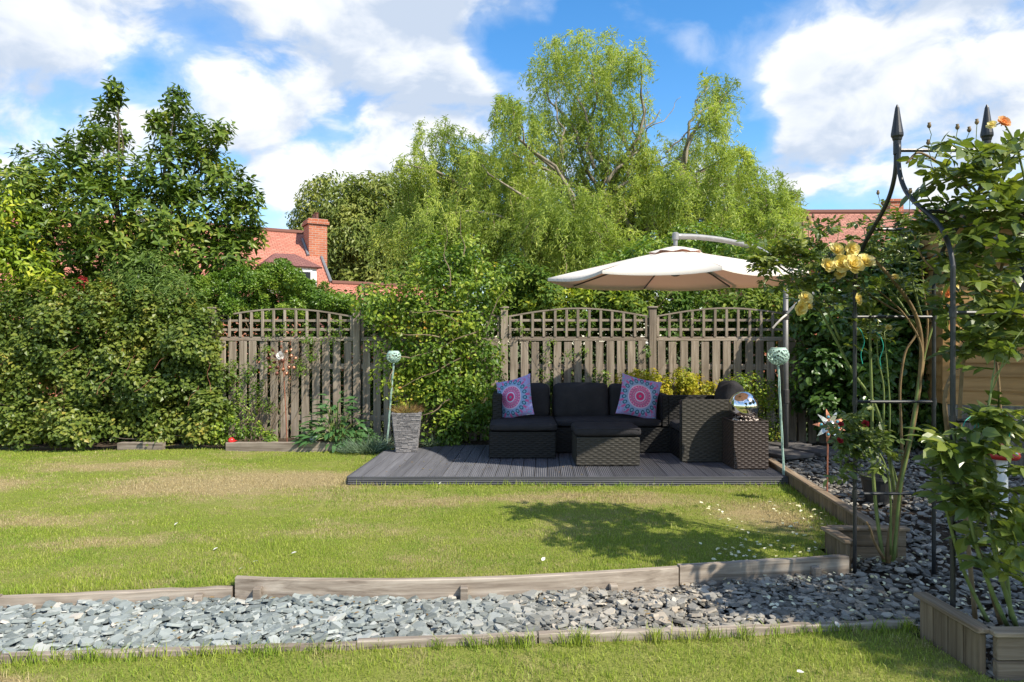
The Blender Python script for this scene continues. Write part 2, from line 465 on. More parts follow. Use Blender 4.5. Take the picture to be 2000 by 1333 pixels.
# pink drops between, then blue drops with navy outline
k2 = t.m('ADD', t.m('POWER', t.m('DIVIDE', t.m('SUBTRACT', r, .455), .055), 2.0), t.m('POWER', t.m('MULTIPLY', cell(18, .5), 2.6), 2.0))
col = t.mix(t.smooth(k2, .8, 1.1, 1, 0), col, PK)
k1 = t.m('ADD', t.m('POWER', t.m('DIVIDE', t.m('SUBTRACT', r, .395), .058), 2.0), t.m('POWER', t.m('MULTIPLY', cell(18), 1.55), 2.0))
col = t.mix(t.smooth(k1, .95, 1.1, 1, 0), col, NV)
col = t.mix(t.smooth(k1, .42, .52, 1, 0), col, TL)
col = t.mix(t.smooth(k1, .10, .18, 1, 0), col, LB)
col = t.mix(band(.268, .295), col, (.66, .50, .66))
col = t.mix(band(.125, .268), col, PK)
ray = t.m('ADD', t.m('POWER', t.m('DIVIDE', t.m('SUBTRACT', r, .20), .06), 2.0), t.m('POWER', t.m('MULTIPLY', cell(22), 2.2), 2.0))
col = t.mix(t.smooth(ray, .8, 1.1, 1, 0), col, (.78, .40, .52))
col = t.mix(t.smooth(ray, .18, .3, 1, 0), col, NV)
col = t.mix(band(.100, .128), col, (.62, .58, .74))
col = t.mix(band(.0, .100), col, HP)
col = t.mix(t.m('MULTIPLY', band(.04, .10), t.smooth(cell(16), .75, .9)), col, (.45, .03, .12))
col = t.mix(band(-.1, .030), col, TL)
fine = t.noise(uv, 240.0, 2.0)
principled(t, out, col, .85, .15, bump=fine, bump_s=.2, bump_d=.002)

m, t, out = mat('glass_dark')
principled(t, out, (.03, .035, .04), .08, .6)

# ------------------------------------------------------------------ mesh helpers
ORG = {}


def tag(o, label=None, cat=None, group=None, kind=None):
    if label: o['label'] = label
    if cat: o['category'] = cat
    if group: o['group'] = group
    if kind: o['kind'] = kind
    return o


def thing(name, loc, label, cat, group=None):
    o = bpy.data.objects.new(name, None)
    o.empty_display_size = .1
    o.location = loc
    COL.objects.link(o)
    ORG[o] = np.array(loc, float)
    return tag(o, label, cat, group)


def link(name, mesh, parent=None, loc=None):
    """loc in world space"""
    o = bpy.data.objects.new(name, mesh)
    COL.objects.link(o)
    base = ORG[parent] if parent is not None else np.zeros(3)
    if parent is not None:
        o.parent = parent
    wl = base if loc is None else np.array(loc, float)
    o.location = wl - base
    ORG[o] = wl
    return o


def mesh_arrays(name, V, T, material, smooth=False):
    V = np.asarray(V, np.float32); T = np.asarray(T, np.int32)
    me = bpy.data.meshes.new(name)
    me.vertices.add(len(V)); me.vertices.foreach_set('co', V.ravel())
    me.loops.add(T.size); me.loops.foreach_set('vertex_index', T.ravel())
    me.polygons.add(len(T))
    me.polygons.foreach_set('loop_start', np.arange(0, T.size, 3, dtype=np.int32))
    me.polygons.foreach_set('use_smooth', np.full(len(T), smooth))
    me.update(calc_edges=True)
    me.materials.append(M[material])
    return me


class MB:
    def __init__(self):
        self.v, self.f = [], []

    def add(self, vs, fs):
        o = len(self.v)
        self.v.extend([tuple(map(float, p)) for p in vs])
        self.f.extend([tuple(i + o for i in q) for q in fs])
        return self

    def box(self, lo, hi, ch=0.0, mtx=None):
        lo = np.array(lo, float); hi = np.array(hi, float)
        c, h = (lo + hi) / 2, (hi - lo) / 2
        ch = min(ch, *(h * .9))
        if ch <= 0:
            vs = [c + h * np.array(s) for s in ((-1, -1, -1), (1, -1, -1), (1, 1, -1), (-1, 1, -1), (-1, -1, 1), (1, -1, 1), (1, 1, 1), (-1, 1, 1))]
            fs = [(0, 3, 2, 1), (4, 5, 6, 7), (0, 1, 5, 4), (1, 2, 6, 5), (2, 3, 7, 6), (3, 0, 4, 7)]
        else:
            idx, vs = {}, []
            for sx in (-1, 1):
                for sy in (-1, 1):
                    for sz in (-1, 1):
                        s = np.array((sx, sy, sz))
                        for a in range(3):
                            q = h - ch
                            q = q.copy(); q[a] = h[a]
                            idx[(sx, sy, sz, a)] = len(vs); vs.append(c + s * q)
            fs = []
            for a in range(3):
                b, d = (a + 1) % 3, (a + 2) % 3
                for sa in (-1, 1):
                    def key(sb, sd):
                        k = [0, 0, 0]; k[a], k[b], k[d] = sa, sb, sd
                        return idx[(*k, a)]
                    q = [key(-1, -1), key(1, -1), key(1, 1), key(-1, 1)]
                    fs.append(tuple(q if sa > 0 else q[::-1]))
                for sb in (-1, 1):
                    for sd in (-1, 1):   # edge along a between faces b and d
                        def k2(sa, ax):
                            k = [0, 0, 0]; k[a], k[b], k[d] = sa, sb, sd
                            return idx[(*k, ax)]
                        q = [k2(-1, b), k2(1, b), k2(1, d), k2(-1, d)]
                        fs.append(tuple(q if sb * sd < 0 else q[::-1]))
            for sx in (-1, 1):
                for sy in (-1, 1):
                    for sz in (-1, 1):
                        q = [idx[(sx, sy, sz, a)] for a in range(3)]
                        fs.append(tuple(q if sx * sy * sz > 0 else q[::-1]))
        if mtx is not None:
            vs = [np.array(mtx @ Vector(p)) for p in vs]
        return self.add(vs, fs)

    def tube(self, pts, radii, n=6, cap=True):
        P = [Vector(p) for p in pts]
        if not hasattr(radii, '__len__'):
            radii = [radii] * len(P)
        T = []
        for i in range(len(P)):
            d = (P[min(i + 1, len(P) - 1)] - P[max(i - 1, 0)])
            T.append(d.normalized() if d.length > 1e-9 else Vector((0, 0, 1)))
        ref = Vector((0, 0, 1)) if abs(T[0].z) < .9 else Vector((1, 0, 0))
        nrm = (ref - T[0] * ref.dot(T[0])).normalized()
        vs, fs = [], []
        for i, (p, tt, r) in enumerate(zip(P, T, radii)):
            nrm = (nrm - tt * nrm.dot(tt))
            nrm = nrm.normalized() if nrm.length > 1e-6 else tt.orthogonal().normalized()
            bi = tt.cross(nrm)
            for k in range(n):
                a = 2 * math.pi * k / n
                vs.append(p + (nrm * math.cos(a) + bi * math.sin(a)) * r)
            if i:
                for k in range(n):
                    a0, a1 = (i - 1) * n + k, (i - 1) * n + (k + 1) % n
                    fs.append((a0, a1, a1 + n, a0 + n))
        if cap:
            fs.append(tuple(range(n))[::-1])
            fs.append(tuple((len(P) - 1) * n + k for k in range(n)))
        return self.add(vs, fs)

    def lathe(self, c, prof, n=16, cap=True):
        vs, fs = [], []
        for i, (r, z) in enumerate(prof):
            for k in range(n):
                a = 2 * math.pi * k / n
                vs.append((c[0] + r * math.cos(a), c[1] + r * math.sin(a), c[2] + z))
            if i:
                for k in range(n):
                    a0, a1 = (i - 1) * n + k, (i - 1) * n + (k + 1) % n
                    fs.append((a0, a1, a1 + n, a0 + n))
        if cap:
            fs.append(tuple(range(n))[::-1])
            fs.append(tuple((len(prof) - 1) * n + k for k in range(n)))
        return self.add(vs, fs)

    def mesh(self, name, material, org=(0, 0, 0), smooth=False):
        me = bpy.data.meshes.new(name)
        o = np.array(org, float)
        me.from_pydata([tuple(np.array(p) - o) for p in self.v], [], self.f)
        me.materials.append(M[material])
        if smooth:
            me.polygons.foreach_set('use_smooth', [True] * len(me.polygons))
        me.update()
        return me

    def build(self, name, material, parent=None, org=None, smooth=False):
        o = org if org is not None else (ORG[parent] if parent is not None else np.zeros(3))
        return link(name, self.mesh(name, material, o, smooth), parent, o)


def smooth_path(pts, n=6):
    """Catmull-Rom through points"""
    P = [np.array(p, float) for p in pts]
    if len(P) < 3:
        return [P[0] + (P[-1] - P[0]) * i / n for i in range(n + 1)]
    P = [2 * P[0] - P[1]] + P + [2 * P[-1] - P[-2]]
    out = []
    for i in range(1, len(P) - 2):
        a, b, c, d = P[i - 1:i + 3]
        for k in range(n):
            s = k / n
            out.append(.5 * ((2 * b) + (c - a) * s + (2 * a - 5 * b + 4 * c - d) * s * s + (3 * b - a - 3 * c + d) * s ** 3))
    out.append(P[-2])
    return out


def unit(a):
    return a / np.maximum(np.linalg.norm(a, axis=-1, keepdims=True), 1e-9)


LEAF = {
    'rhomb': (np.array([(0, 0, 0), (.42, -.5, .10), (1, 0, -.05), (.42, .5, .10)]), np.array([(0, 2, 1), (0, 3, 2)])),
    'ovate': (np.array([(0, 0, 0), (.22, -.38, .05), (.60, -.40, .02), (1, 0, -.14), (.60, .40, .02), (.22, .38, .05), (.30, 0, -.03), (.64, 0, -.06)]),
              np.array([(0, 6, 1), (1, 6, 7), (1, 7, 2), (2, 7, 3), (0, 5, 6), (6, 5, 4), (6, 4, 7), (7, 4, 3)])),
    'lance': (np.array([(0, 0, 0), (.35, -.5, .05), (1, 0, -.25), (.35, .5, .05), (.7, -.32, -.06), (.7, .32, -.06)]),
              np.array([(0, 3, 1), (1, 3, 5), (1, 5, 4), (4, 5, 2)])),
}


def leaf_arrays(P, D, N, L, W, kind='rhomb'):
    P = np.asarray(P, float); n = len(P)
    D = unit(np.asarray(D, float)); N = np.asarray(N, float)
    S = unit(np.cross(N, D)); N = np.cross(D, S)
    L = np.broadcast_to(np.asarray(L, float), (n,)); W = np.broadcast_to(np.asarray(W, float), (n,))
    tv, tf = LEAF[kind]
    V = (P[:, None] + D[:, None] * (tv[None, :, 0:1] * L[:, None, None]) + S[:, None] * (tv[None, :, 1:2] * W[:, None, None])
         + N[:, None] * (tv[None, :, 2:3] * L[:, None, None]))
    T = tf[None] + (np.arange(n) * len(tv))[:, None, None]
    return V.reshape(-1, 3), T.reshape(-1, 3)


def leaf_obj(name, arrs, material, parent, kind=None):
    Vs, Ts, o = [], [], 0
    for V, T in arrs:
        Vs.append(V); Ts.append(T + o); o += len(V)
    V = np.concatenate(Vs); T = np.concatenate(Ts)
    org = ORG[parent] if parent is not None else np.zeros(3)
    ob = link(name, mesh_arrays(name, V - org, T, material), parent, org)
    if kind: ob['kind'] = kind
    return ob


def rdir(n):
    return unit(rng.normal(size=(n, 3)))


def clumps_on(blobs, per_m2, rad):
    """sub-clump centres over the surfaces of ellipsoids; rows cx cy cz rx ry rz"""
    B = []
    for (cx, cy, cz, rx, ry, rz) in blobs:
        area = 4 * math.pi * ((rx * ry) ** 1.6 / 3 + (rx * rz) ** 1.6 / 3 + (ry * rz) ** 1.6 / 3) ** (1 / 1.6)
        k = max(4, int(area * per_m2))
        d = rdir(k)
        rr = (1 - .32 * rng.random(k) ** 2)[:, None]
        p = np.array([cx, cy, cz]) + d * rr * np.array([rx, ry, rz])
        s = rad * (0.6 + .8 * rng.random(k))
        B.append(np.column_stack([p, s, d]))
    return np.concatenate(B)


def foliage(blobs, n, L, W, kind='rhomb', per_m2=9, rad=.16, up=.55, droop=.25, zmin=.02, jit=.55, keep=None, inner=.12):
    """leaves on shells of clumps that cover lumpy ellipsoids"""
    C = clumps_on(blobs, per_m2, rad)
    wgt = C[:, 3] ** 2; wgt /= wgt.sum()
    i = rng.choice(len(C), n, p=wgt)
    d = rdir(n)
    d = unit(d + .45 * C[i, 4:7])
    r = C[i, 3] * (1 - .6 * rng.random(n) ** 2)
    p = C[i, :3] + d * r[:, None]
    if inner:
        k = rng.random(n) < inner
        b = np.array(blobs)[rng.integers(0, len(blobs), n)]
        q = b[:, :3] + rdir(n) * b[:, 3:] * (rng.random(n) ** .5 * .85)[:, None]
        p[k] = q[k]
    ok = p[:, 2] > zmin
    if keep is not None:
        ok &= keep(p)
    p, d, cd = p[ok], d[ok], C[i, 4:7][ok]
    m_ = len(p)
    N = unit(d * .6 + cd * .35 + np.array([0, 0, up]) + rng.normal(size=(m_, 3)) * jit * .5)
    D = unit(np.cross(N, rdir(m_)) + d * .35 + np.array([0, 0, -droop]))
    s = .65 + .7 * rng.random(m_)
    return leaf_arrays(p, D, N, L * s, W * s, kind)


def wiggle(a, b, n, amp, sag=0.0, freq=1.0):
    a, b = np.array(a, float), np.array(b, float)
    L = np.linalg.norm(b - a)
    ph = rng.random(6) * 6.28
    out = []
    for i in range(n + 1):
        s = i / n
        e = math.sin(math.pi * s) ** .7
        off = np.array([math.sin(ph[0] + 5 * freq * s) + .5 * math.sin(ph[1] + 11 * freq * s),
                        math.sin(ph[2] + 5 * freq * s) + .5 * math.sin(ph[3] + 11 * freq * s),
                        .6 * math.sin(ph[4] + 6 * freq * s)]) * amp * L * e
        p = a + (b - a) * s + off
        p[2] += sag * L * math.sin(math.pi * s)
        out.append(p)
    return out

# ------------------------------------------------------------------ layout lines of the garden
UP = np.array([(-7.5, 3.08), (-5.0, 3.30), (-2.69, 3.50), (-1.52, 3.65), (-.9, 3.632), (-.265, 3.642), (.35, 3.71), (.957, 3.83), (2.02, 4.01)])   # lawn edging
LO = np.array([(-7.0, 2.52), (-4.5, 2.75), (-2.25, 2.93), (-.70, 3.04), (.12, 3.12), (.93, 3.175), (2.0, 3.28)])        # path edging
yU = lambda x: np.interp(x, UP[:, 0], UP[:, 1])
yL = lambda x: np.interp(x, LO[:, 0], LO[:, 1])
kerbX = lambda y: 2.43 + (y - 4.456) * .102
fenceY = lambda x: 8.74 - .0326 * x
bedZ = lambda x, y: -.055 + .10 * np.clip((y - 4.3) / 1.2, 0, 1)
NEAR_Z = -.055


def sheet(name, X, Y, Z, keep, material, label, cat, kind='structure'):
    V = np.stack([X, Y, Z], -1).reshape(-1, 3)
    r, c = X.shape
    idx = np.arange(r * c).reshape(r, c)
    a, b, d, e = idx[:-1, :-1], idx[:-1, 1:], idx[1:, 1:], idx[1:, :-1]
    T = np.concatenate([np.stack([a, b, d], -1).reshape(-1, 3), np.stack([a, d, e], -1).reshape(-1, 3)])
    if keep is not None:
        cen = V[T].mean(1)
        T = T[keep(cen)]
    o = link(name, mesh_arrays(name, V, T, material, True))
    return tag(o, label, cat, None, kind)


def strip_sheet(name, xs, ylo, yhi, ny, zf, material, label, cat):
    s = np.linspace(0, 1, ny)[:, None]
    X = np.repeat(xs[None], ny, 0)
    Y = ylo[None] * (1 - s) + yhi[None] * s
    return sheet(name, X, Y, zf(X, Y), None, material, label, cat)


bump = lambda x, y: .008 * np.sin(2.1 * x + 1.3 * y) + .006 * np.sin(3.7 * y - 1.9 * x + 1) + .004 * np.sin(7.3 * x + 5.1 * y)

gx, gy = np.meshgrid(np.linspace(-160, 160, 41), np.linspace(-120, 260, 41))
sheet('ground', gx, gy, gx * 0 - .16, None, 'ground_far', 'rough grassy ground of the plots around the garden', 'ground')
xs = np.linspace(-7.4, 2.0, 120)
lawn = strip_sheet('lawn', xs, yU(xs) + .02, np.where(xs < -1.6, 8.22, 6.3), 60, lambda x, y: bump(x, y), 'turf', 'large mown lawn with straw-dry patches in front of the deck', 'lawn')
xs2 = np.linspace(2.0, 2.66, 14)
strip_sheet('lawn_corner', xs2, np.maximum(4.35, 4.456 + (xs2 - 2.43) / .102) - 0.02 * (xs2 > 2.43), np.full(14, 6.34) + .0 * xs2, 20, lambda x, y: bump(x, y) - .004, 'turf', 'narrow corner of the lawn running up to the slatted kerb', 'lawn')
xs = np.linspace(-7.0, 4.6, 130)
near_hi = np.where(xs < 1.97, yL(np.minimum(xs, 2.0)) - .01, 2.74)
near_lawn = strip_sheet('front_lawn', xs, np.full(130, -9.0), near_hi, 60, lambda x, y: NEAR_Z + .5 * bump(x, y), 'turf', 'strip of lawn in the foreground before the slate path', 'lawn')
xs = np.linspace(-7.4, 2.0, 60)
path = strip_sheet('slate_path', xs, yL(xs) - .02, yU(xs) + .01, 10, lambda x, y: x * 0 - .085, 'soil', 'path of loose blue-grey slate chips between two timber edgings', 'path')
gx, gy = np.meshgrid(np.linspace(1.99, 6.4, 40), np.linspace(2.75, 8.9, 56))
bed = sheet('slate_bed', gx, gy, bedZ(gx, gy) - .035, lambda c: (c[:, 0] > np.where(c[:, 1] > 4.4, kerbX(c[:, 1]), 1.9)), 'soil', 'shaded bed of dark slate chips under the rose arch', 'gravel bed')
gx, gy = np.meshgrid(np.linspace(-7.4, 3.2, 60), np.linspace(8.24, 9.6, 14))
sheet('border_soil', gx, gy, .055 + .02 * np.sin(9 * gx) * np.sin(7 * gy), None, 'soil', 'strip of planted soil along the foot of the fence', 'soil bed')
gx, gy = np.meshgrid(np.linspace(-1.75, 3.1, 40), np.linspace(6.6, 8.24, 20))
sheet('deck_soil', gx, gy, gx * 0 - .03, lambda c: c[:, 0] > -1.7 + .0 * c[:, 1], 'soil', 'bare soil under and behind the grey deck', 'soil bed')

# ------------------------------------------------------------------ grass
def deck_mask(x, y):
    return (x > -1.56 + .046 * (y - 6.23)) & (y > 6.215)


def blades(x, y, z, h, wd, lean=.55):
    n = len(x)
    a = rng.random(n) * 2 * math.pi
    s = np.stack([np.cos(a), np.sin(a), 0 * a], -1)
    b = rng.random(n) * 2 * math.pi
    l = lean * rng.random(n)[:, None] * h[:, None] * np.stack([np.cos(b), np.sin(b), 0 * b], -1)
    p = np.stack([x, y, z - .006], -1)
    up = np.zeros((n, 3)); up[:, 2] = h
    hw = (wd / 2)[:, None]
    V = np.stack([p - s * hw, p + s * hw, p + l * .35 + up * .55 - s * hw * .8, p + l * .35 + up * .55 + s * hw * .8, p + l + up * (1 - .25 * rng.random(n))[:, None]], 1)
    tf = np.array([(0, 1, 3), (0, 3, 2), (2, 3, 4)])
    T = tf[None] + (np.arange(n) * 5)[:, None, None]
    return V.reshape(-1, 3), T.reshape(-1, 3)


def pnoise(x, y):
    return .5 + .5 * (np.sin(1.7 * x + 2.3 * np.sin(1.1 * y)) * np.sin(2.2 * y + 1.5 * np.sin(1.3 * x + .7))) * .6 + .2 * np.sin(5.3 * x + 3 * np.sin(4.1 * y))


arr = []
for (y0, y1, dens, hh, wd) in ((3.4, 4.6, 12500, .021, .0032), (4.6, 6.0, 8200, .020, .0042), (6.0, 8.25, 4600, .021, .0056)):
    x0, x1 = -(y1 * .80 + .6), 2.66
    n = int((x1 - x0) * (y1 - y0) * dens)
    x = x0 + (x1 - x0) * rng.random(n); y = y0 + (y1 - y0) * rng.random(n)
    ok = (y > yU(np.minimum(x, 2.0)) + .02) & ~deck_mask(x, y) & (x < np.where(y > 4.36, kerbX(y) - .03, 1.99)) & (np.abs(x) < y * .80 + .6)
    x, y = x[ok], y[ok]
    pn = pnoise(x, y)
    h = hh * (.55 + .7 * rng.random(len(x))) * (.65 + .7 * pn)
    edge = np.exp(-np.abs(y - yU(np.minimum(x, 2)) - .02) / .10)
    edge = np.maximum(edge, np.where(x > -1.9, np.exp(-np.abs(y - 6.2) / .07), 0) * (x > -1.62))
    edge = np.maximum(edge, np.exp(-np.abs(x + 1.58 - .046 * (y - 6.23)) / .09) * (y > 6.1) * (x < -1.5))
    edge = np.maximum(edge, np.where(y > 4.4, np.exp(-np.abs(x - kerbX(y)) / .10), 0))
    h = h * (1 + 2.0 * edge * rng.random(len(x))) * np.where(rng.random(len(x)) < .03, 1.9, 1.0)
    arr.append(blades(x, y, bump(x, y), h, wd * (.7 + .6 * rng.random(len(x)))))
o = leaf_obj('lawn_grass', arr, 'grass_blade', None)
tag(o, 'short green and straw-coloured grass blades of the main lawn', 'grass', None, 'stuff')
arr = []
n = 74000
x = -3.4 + 7.0 * rng.random(n); y = 1.9 + 1.45 * rng.random(n)
ok = (y < np.where(x < 1.97, yL(np.minimum(x, 2.0)) - .012, 2.74)) & (np.abs(x) < y * .8 + .5)
x, y = x[ok], y[ok]
e = np.exp(-(yL(np.minimum(x, 2.0)) - y) / .09) * (x < 2)
h = .028 * (.5 + .8 * rng.random(len(x))) * (.6 + .8 * pnoise(x * 1.7 + 3, y * 2.5)) * (1 + 1.35 * e * rng.random(len(x)))
arr.append(blades(x, y, NEAR_Z + .5 * bump(x, y), h, .0031 * (.7 + .6 * rng.random(len(x))), .8))
# loose taller tufts along the near edging
tx = -2.5 + 4.6 * rng.random(70)
for q in tx:
    k = int(8 + 14 * rng.random())
    xx = q + rng.normal(size=k) * .02
    yy = yL(q) - .02 - .05 * rng.random(k)
    arr.append(blades(xx, yy, np.full(k, NEAR_Z), .05 + .05 * rng.random(k), np.full(k, .0042), .9))
o = leaf_obj('front_grass', arr, 'grass_blade', None)
tag(o, 'longer foreground grass blades growing up to the path edging', 'grass', None, 'stuff')

# ------------------------------------------------------------------ slate chips
def chip_template(r):
    k = r.integers(5, 8)
    a = np.sort((np.arange(k) + r.random(k) * .7) / k * 2 * math.pi)
    rad = .5 * (.65 + .5 * r.random(k))
    el = .55 + .4 * r.random()
    top = np.stack([np.cos(a) * rad * .9, np.sin(a) * rad * el * .9, np.full(k, .065) + .05 * (r.random(k) - .5)], -1)
    bot = np.stack([np.cos(a) * rad, np.sin(a) * rad * el, np.full(k, -.065)], -1)
    V = np.concatenate([top, bot])
    T = [(0, i, i + 1) for i in range(1, k - 1)]
    for i in range(k):
        j = (i + 1) % k
        T += [(i, k + i, k + j), (i, k + j, j)]
    return V, np.array(T)


tr_ = np.random.default_rng(5)
CHIPS = [chip_template(tr_) for _ in range(12)]
CHIP_ME = [mesh_arrays('slate_chip', V, T, 'slate') for V, T in CHIPS]


def euler_m(rx, ry, rz):
    cx, sx, cy, sy, cz, sz = np.cos(rx), np.sin(rx), np.cos(ry), np.sin(ry), np.cos(rz), np.sin(rz)
    R = np.empty((len(rx), 3, 3))
    R[:, 0, 0] = cz * cy; R[:, 0, 1] = cz * sy * sx - sz * cx; R[:, 0, 2] = cz * sy * cx + sz * sx
    R[:, 1, 0] = sz * cy; R[:, 1, 1] = sz * sy * sx + cz * cx; R[:, 1, 2] = sz * sy * cx - cz * sx
    R[:, 2, 0] = -sy; R[:, 2, 1] = cy * sx; R[:, 2, 2] = cy * cx
    return R


def scatter_chips(parent, x, y, z, size, tilt, n_single):
    n = len(x)
    rx, ry = rng.normal(size=n) * tilt, rng.normal(size=n) * tilt
    rz = rng.random(n) * 6.283
    which = rng.integers(0, len(CHIPS), n)
    score = size / np.maximum(y, .5) * (1 + 6 * (z - z.mean())) * (np.abs(x) < y * .77)
    single = np.zeros(n, bool); single[np.argsort(-score)[:n_single]] = True
    R = euler_m(rx, ry, rz)
    arrs = []
    for k, (V, T) in enumerate(CHIPS):
        i = np.where((which == k) & ~single)[0]
        W_ = np.einsum('nij,vj->nvi', R[i], V) * size[i][:, None, None] + np.stack([x, y, z], -1)[i][:, None]
        TT = T[None] + (np.arange(len(i)) * len(V))[:, None, None]
        arrs.append((W_.reshape(-1, 3), TT.reshape(-1, 3)))
    o = leaf_obj('slate_chips', arrs, 'slate', parent, 'stuff')
    for i in np.where(single)[0]:
        c = link('slate_chip', CHIP_ME[which[i]], parent, (x[i], y[i], z[i]))
        c.rotation_euler = (rx[i], ry[i], rz[i]); c.scale = (size[i],) * 3


n = 11500
x = -3.6 + 5.65 * rng.random(n)
s = rng.random(n)
y = yL(x) + .035 + (yU(x) - yL(x) - .07) * s
lay = rng.random(n)
scatter_chips(path, x, y, -.078 + .050 * lay + .012 * np.sin(5 * x) * np.sin(9 * s), (.026 + .072 * rng.random(n) ** 2.4) * np.where(x < .4, 1.12, .90), .19, 300)
n = 9000
x = 2.0 + 3.2 * rng.random(n); y = 2.78 + 5.5 * rng.random(n) ** 1.25
ok = (x > np.where(y > 4.3, kerbX(y) + .04, 2.0)) & (x < .85 * y + .3) & ~((y > 4.0) & (y < 4.36) & (x < 2.02))
x, y = x[ok], y[ok]
scatter_chips(bed, x, y, bedZ(x, y) - .03 + .045 * rng.random(len(x)), .036 + .042 * rng.random(len(x)), .24, 260)

# ------------------------------------------------------------------ timber edgings
def board_between(name, a, b, z0, z1, th, material, label, cat, group, side=0.0, rough_top=.003, bowed=0.0):
    a, b = np.array(a, float), np.array(b, float)
    L = np.linalg.norm(b - a); ang = math.atan2(b[1] - a[1], b[0] - a[0])
    r = thing(name, (a[0], a[1], z0), label, cat, group)
    k = 14
    vs, fs = [], []
    for i in range(k + 1):
        u = L * i / k
        dz = rough_top * (rng.random() - .5) * 2
        dy = .003 * (rng.random() - .5) + bowed * 4 * (i / k) * (1 - i / k)
        for (yy, zz) in ((-th / 2, 0), (th / 2, 0), (th / 2, z1 - z0 + dz - .004), (th / 2 - .004, z1 - z0 + dz), (-th / 2 + .004, z1 - z0 + dz), (-th / 2, z1 - z0 + dz - .004)):
            vs.append((u, yy + dy + side, zz))
        if i:
            o0, o1 = (i - 1) * 6, i * 6
            for q in range(6):
                fs.append((o0 + q, o0 + (q + 1) % 6, o1 + (q + 1) % 6, o1 + q)[::-1])
    fs.append((0, 1, 2, 3, 4, 5)); fs.append(tuple(k * 6 + q for q in (5, 4, 3, 2, 1, 0)))
    mb = MB(); mb.add(vs, fs)
    me = mb.mesh('plank', material)
    o = link('plank', me, r); o.rotation_euler = (0, 0, ang)
    return r, ang, L


def peg(parent, p, ang, z0, z1):
    mb = MB(); mb.box((-.022, -.024, z0), (.022, .024, z1), .004, Matrix.Translation((p[0], p[1], 0)) @ Matrix.Rotation(ang, 4, 'Z'))
    mb.build('peg', 'wood_edging', parent)


G_ED = 'timber edging boards along the slate path'
eds = [((-5.0, 3.30), (-2.69, 3.50), -.10, .012, 'low weathered edging board of the lawn at the far left end of the slate path'),
       ((-2.685, 3.50), (-1.53, 3.648), -.10, .006, 'low pale edging board butting against the raised board beside the lawn'),
       ((-1.515, 3.655), (.952, 3.828), -.10, .055, 'long raised edging board with cracked grain and pegs below the lawn'),
       ((.96, 3.834), (2.02, 4.012), -.10, .060, 'edging board ending at the rose planter, strewn with petals')]
for i, (a, b, z0, z1, lab) in enumerate(eds):
    r, ang, L = board_between('edging_board', a, b, z0, z1, .040, 'wood_edging', lab, 'edging board', G_ED, bowed=-.10 if i == 2 else 0.0)
    d = np.array([math.cos(ang), math.sin(ang)]); nn = np.array([d[1], -d[0]])
    for s_, up_ in {1: ((.86, .0),), 2: ((.055, .03), (.505, .035), (.84, .01)), 3: ((.78, .03),)}.get(i, ()):
        q = np.array(a) + d * L * s_ + nn * (.046 + (.10 * 4 * s_ * (1 - s_) if i == 2 else 0))
        peg(r, q, ang, -.10, -.012 + up_)
eds = [((-4.5, 2.75), (-2.25, 2.93), -.10, -.022, 'near edging board at the left end of the path, sunk in grass'),
       ((-2.245, 2.925), (-.71, 3.035), -.10, -.024, 'near edging board below the bluest slate'),
       ((-.705, 3.042), (.115, 3.118), -.10, -.016, 'near edging board in the middle with tall grass before it'),
       ((.125, 3.12), (.925, 3.172), -.10, -.016, 'near edging board below the browner slate'),
       ((.935, 3.176), (1.955, 3.272), -.10, -.018, 'near edging board that ends at the corner planter')]
for (a, b, z0, z1, lab) in eds:
    board_between('edging_board', a, b, z0, z1, .038, 'wood_edging', lab, 'edging board', G_ED)
G_SL = 'sleepers edging the planted border'
for (a, b, lab) in (((-4.85, 8.22), (-4.30, 8.22), 'short sleeper half hidden under the left hedge'), ((-3.52, 8.23), (-2.62, 8.23), 'longest grey sleeper edging the border below the copper wind spinner'),
                    ((-2.615, 8.23), (-2.30, 8.23), 'short sleeper piece under the pale flowerpot'), ((-2.295, 8.23), (-1.98, 8.235), 'brown sleeper end beside the broad-leaved plant')):
    board_between('sleeper', a, b, -.03, .10, .09, 'wood_edging', lab, 'sleeper', G_SL)

# kerb of upright slats right of the lawn
r = thing('slatted_kerb', (2.43, 4.42, 0), 'low kerb of upright timber slats with a flat cap between lawn and slate bed', 'kerb')
mb = MB(); mb.box((-.045, -.02, -.1), (.045, .02, .105), .004)
ME_SLAT = mb.mesh('slat', 'wood_kerb')
y = 4.44
kang = math.atan2(1, .102)
while y < 6.95:
    o = link('slat', ME_SLAT, r, (kerbX(y), y, 0)); o.rotation_euler = (0, rng.normal() * .012, kang); o.location.z += rng.normal() * .003
    y += .098
for (a, b) in ((4.40, 5.62), (5.63, 6.97)):
    mb = MB(); L = b - a
    mb.box((0, -.036, .107), (L, .036, .128), .004)
    o = link('cap', mb.mesh('cap', 'wood_kerb_cap'), r, (kerbX(a), a, 0)); o.rotation_euler = (0, 0, kang)


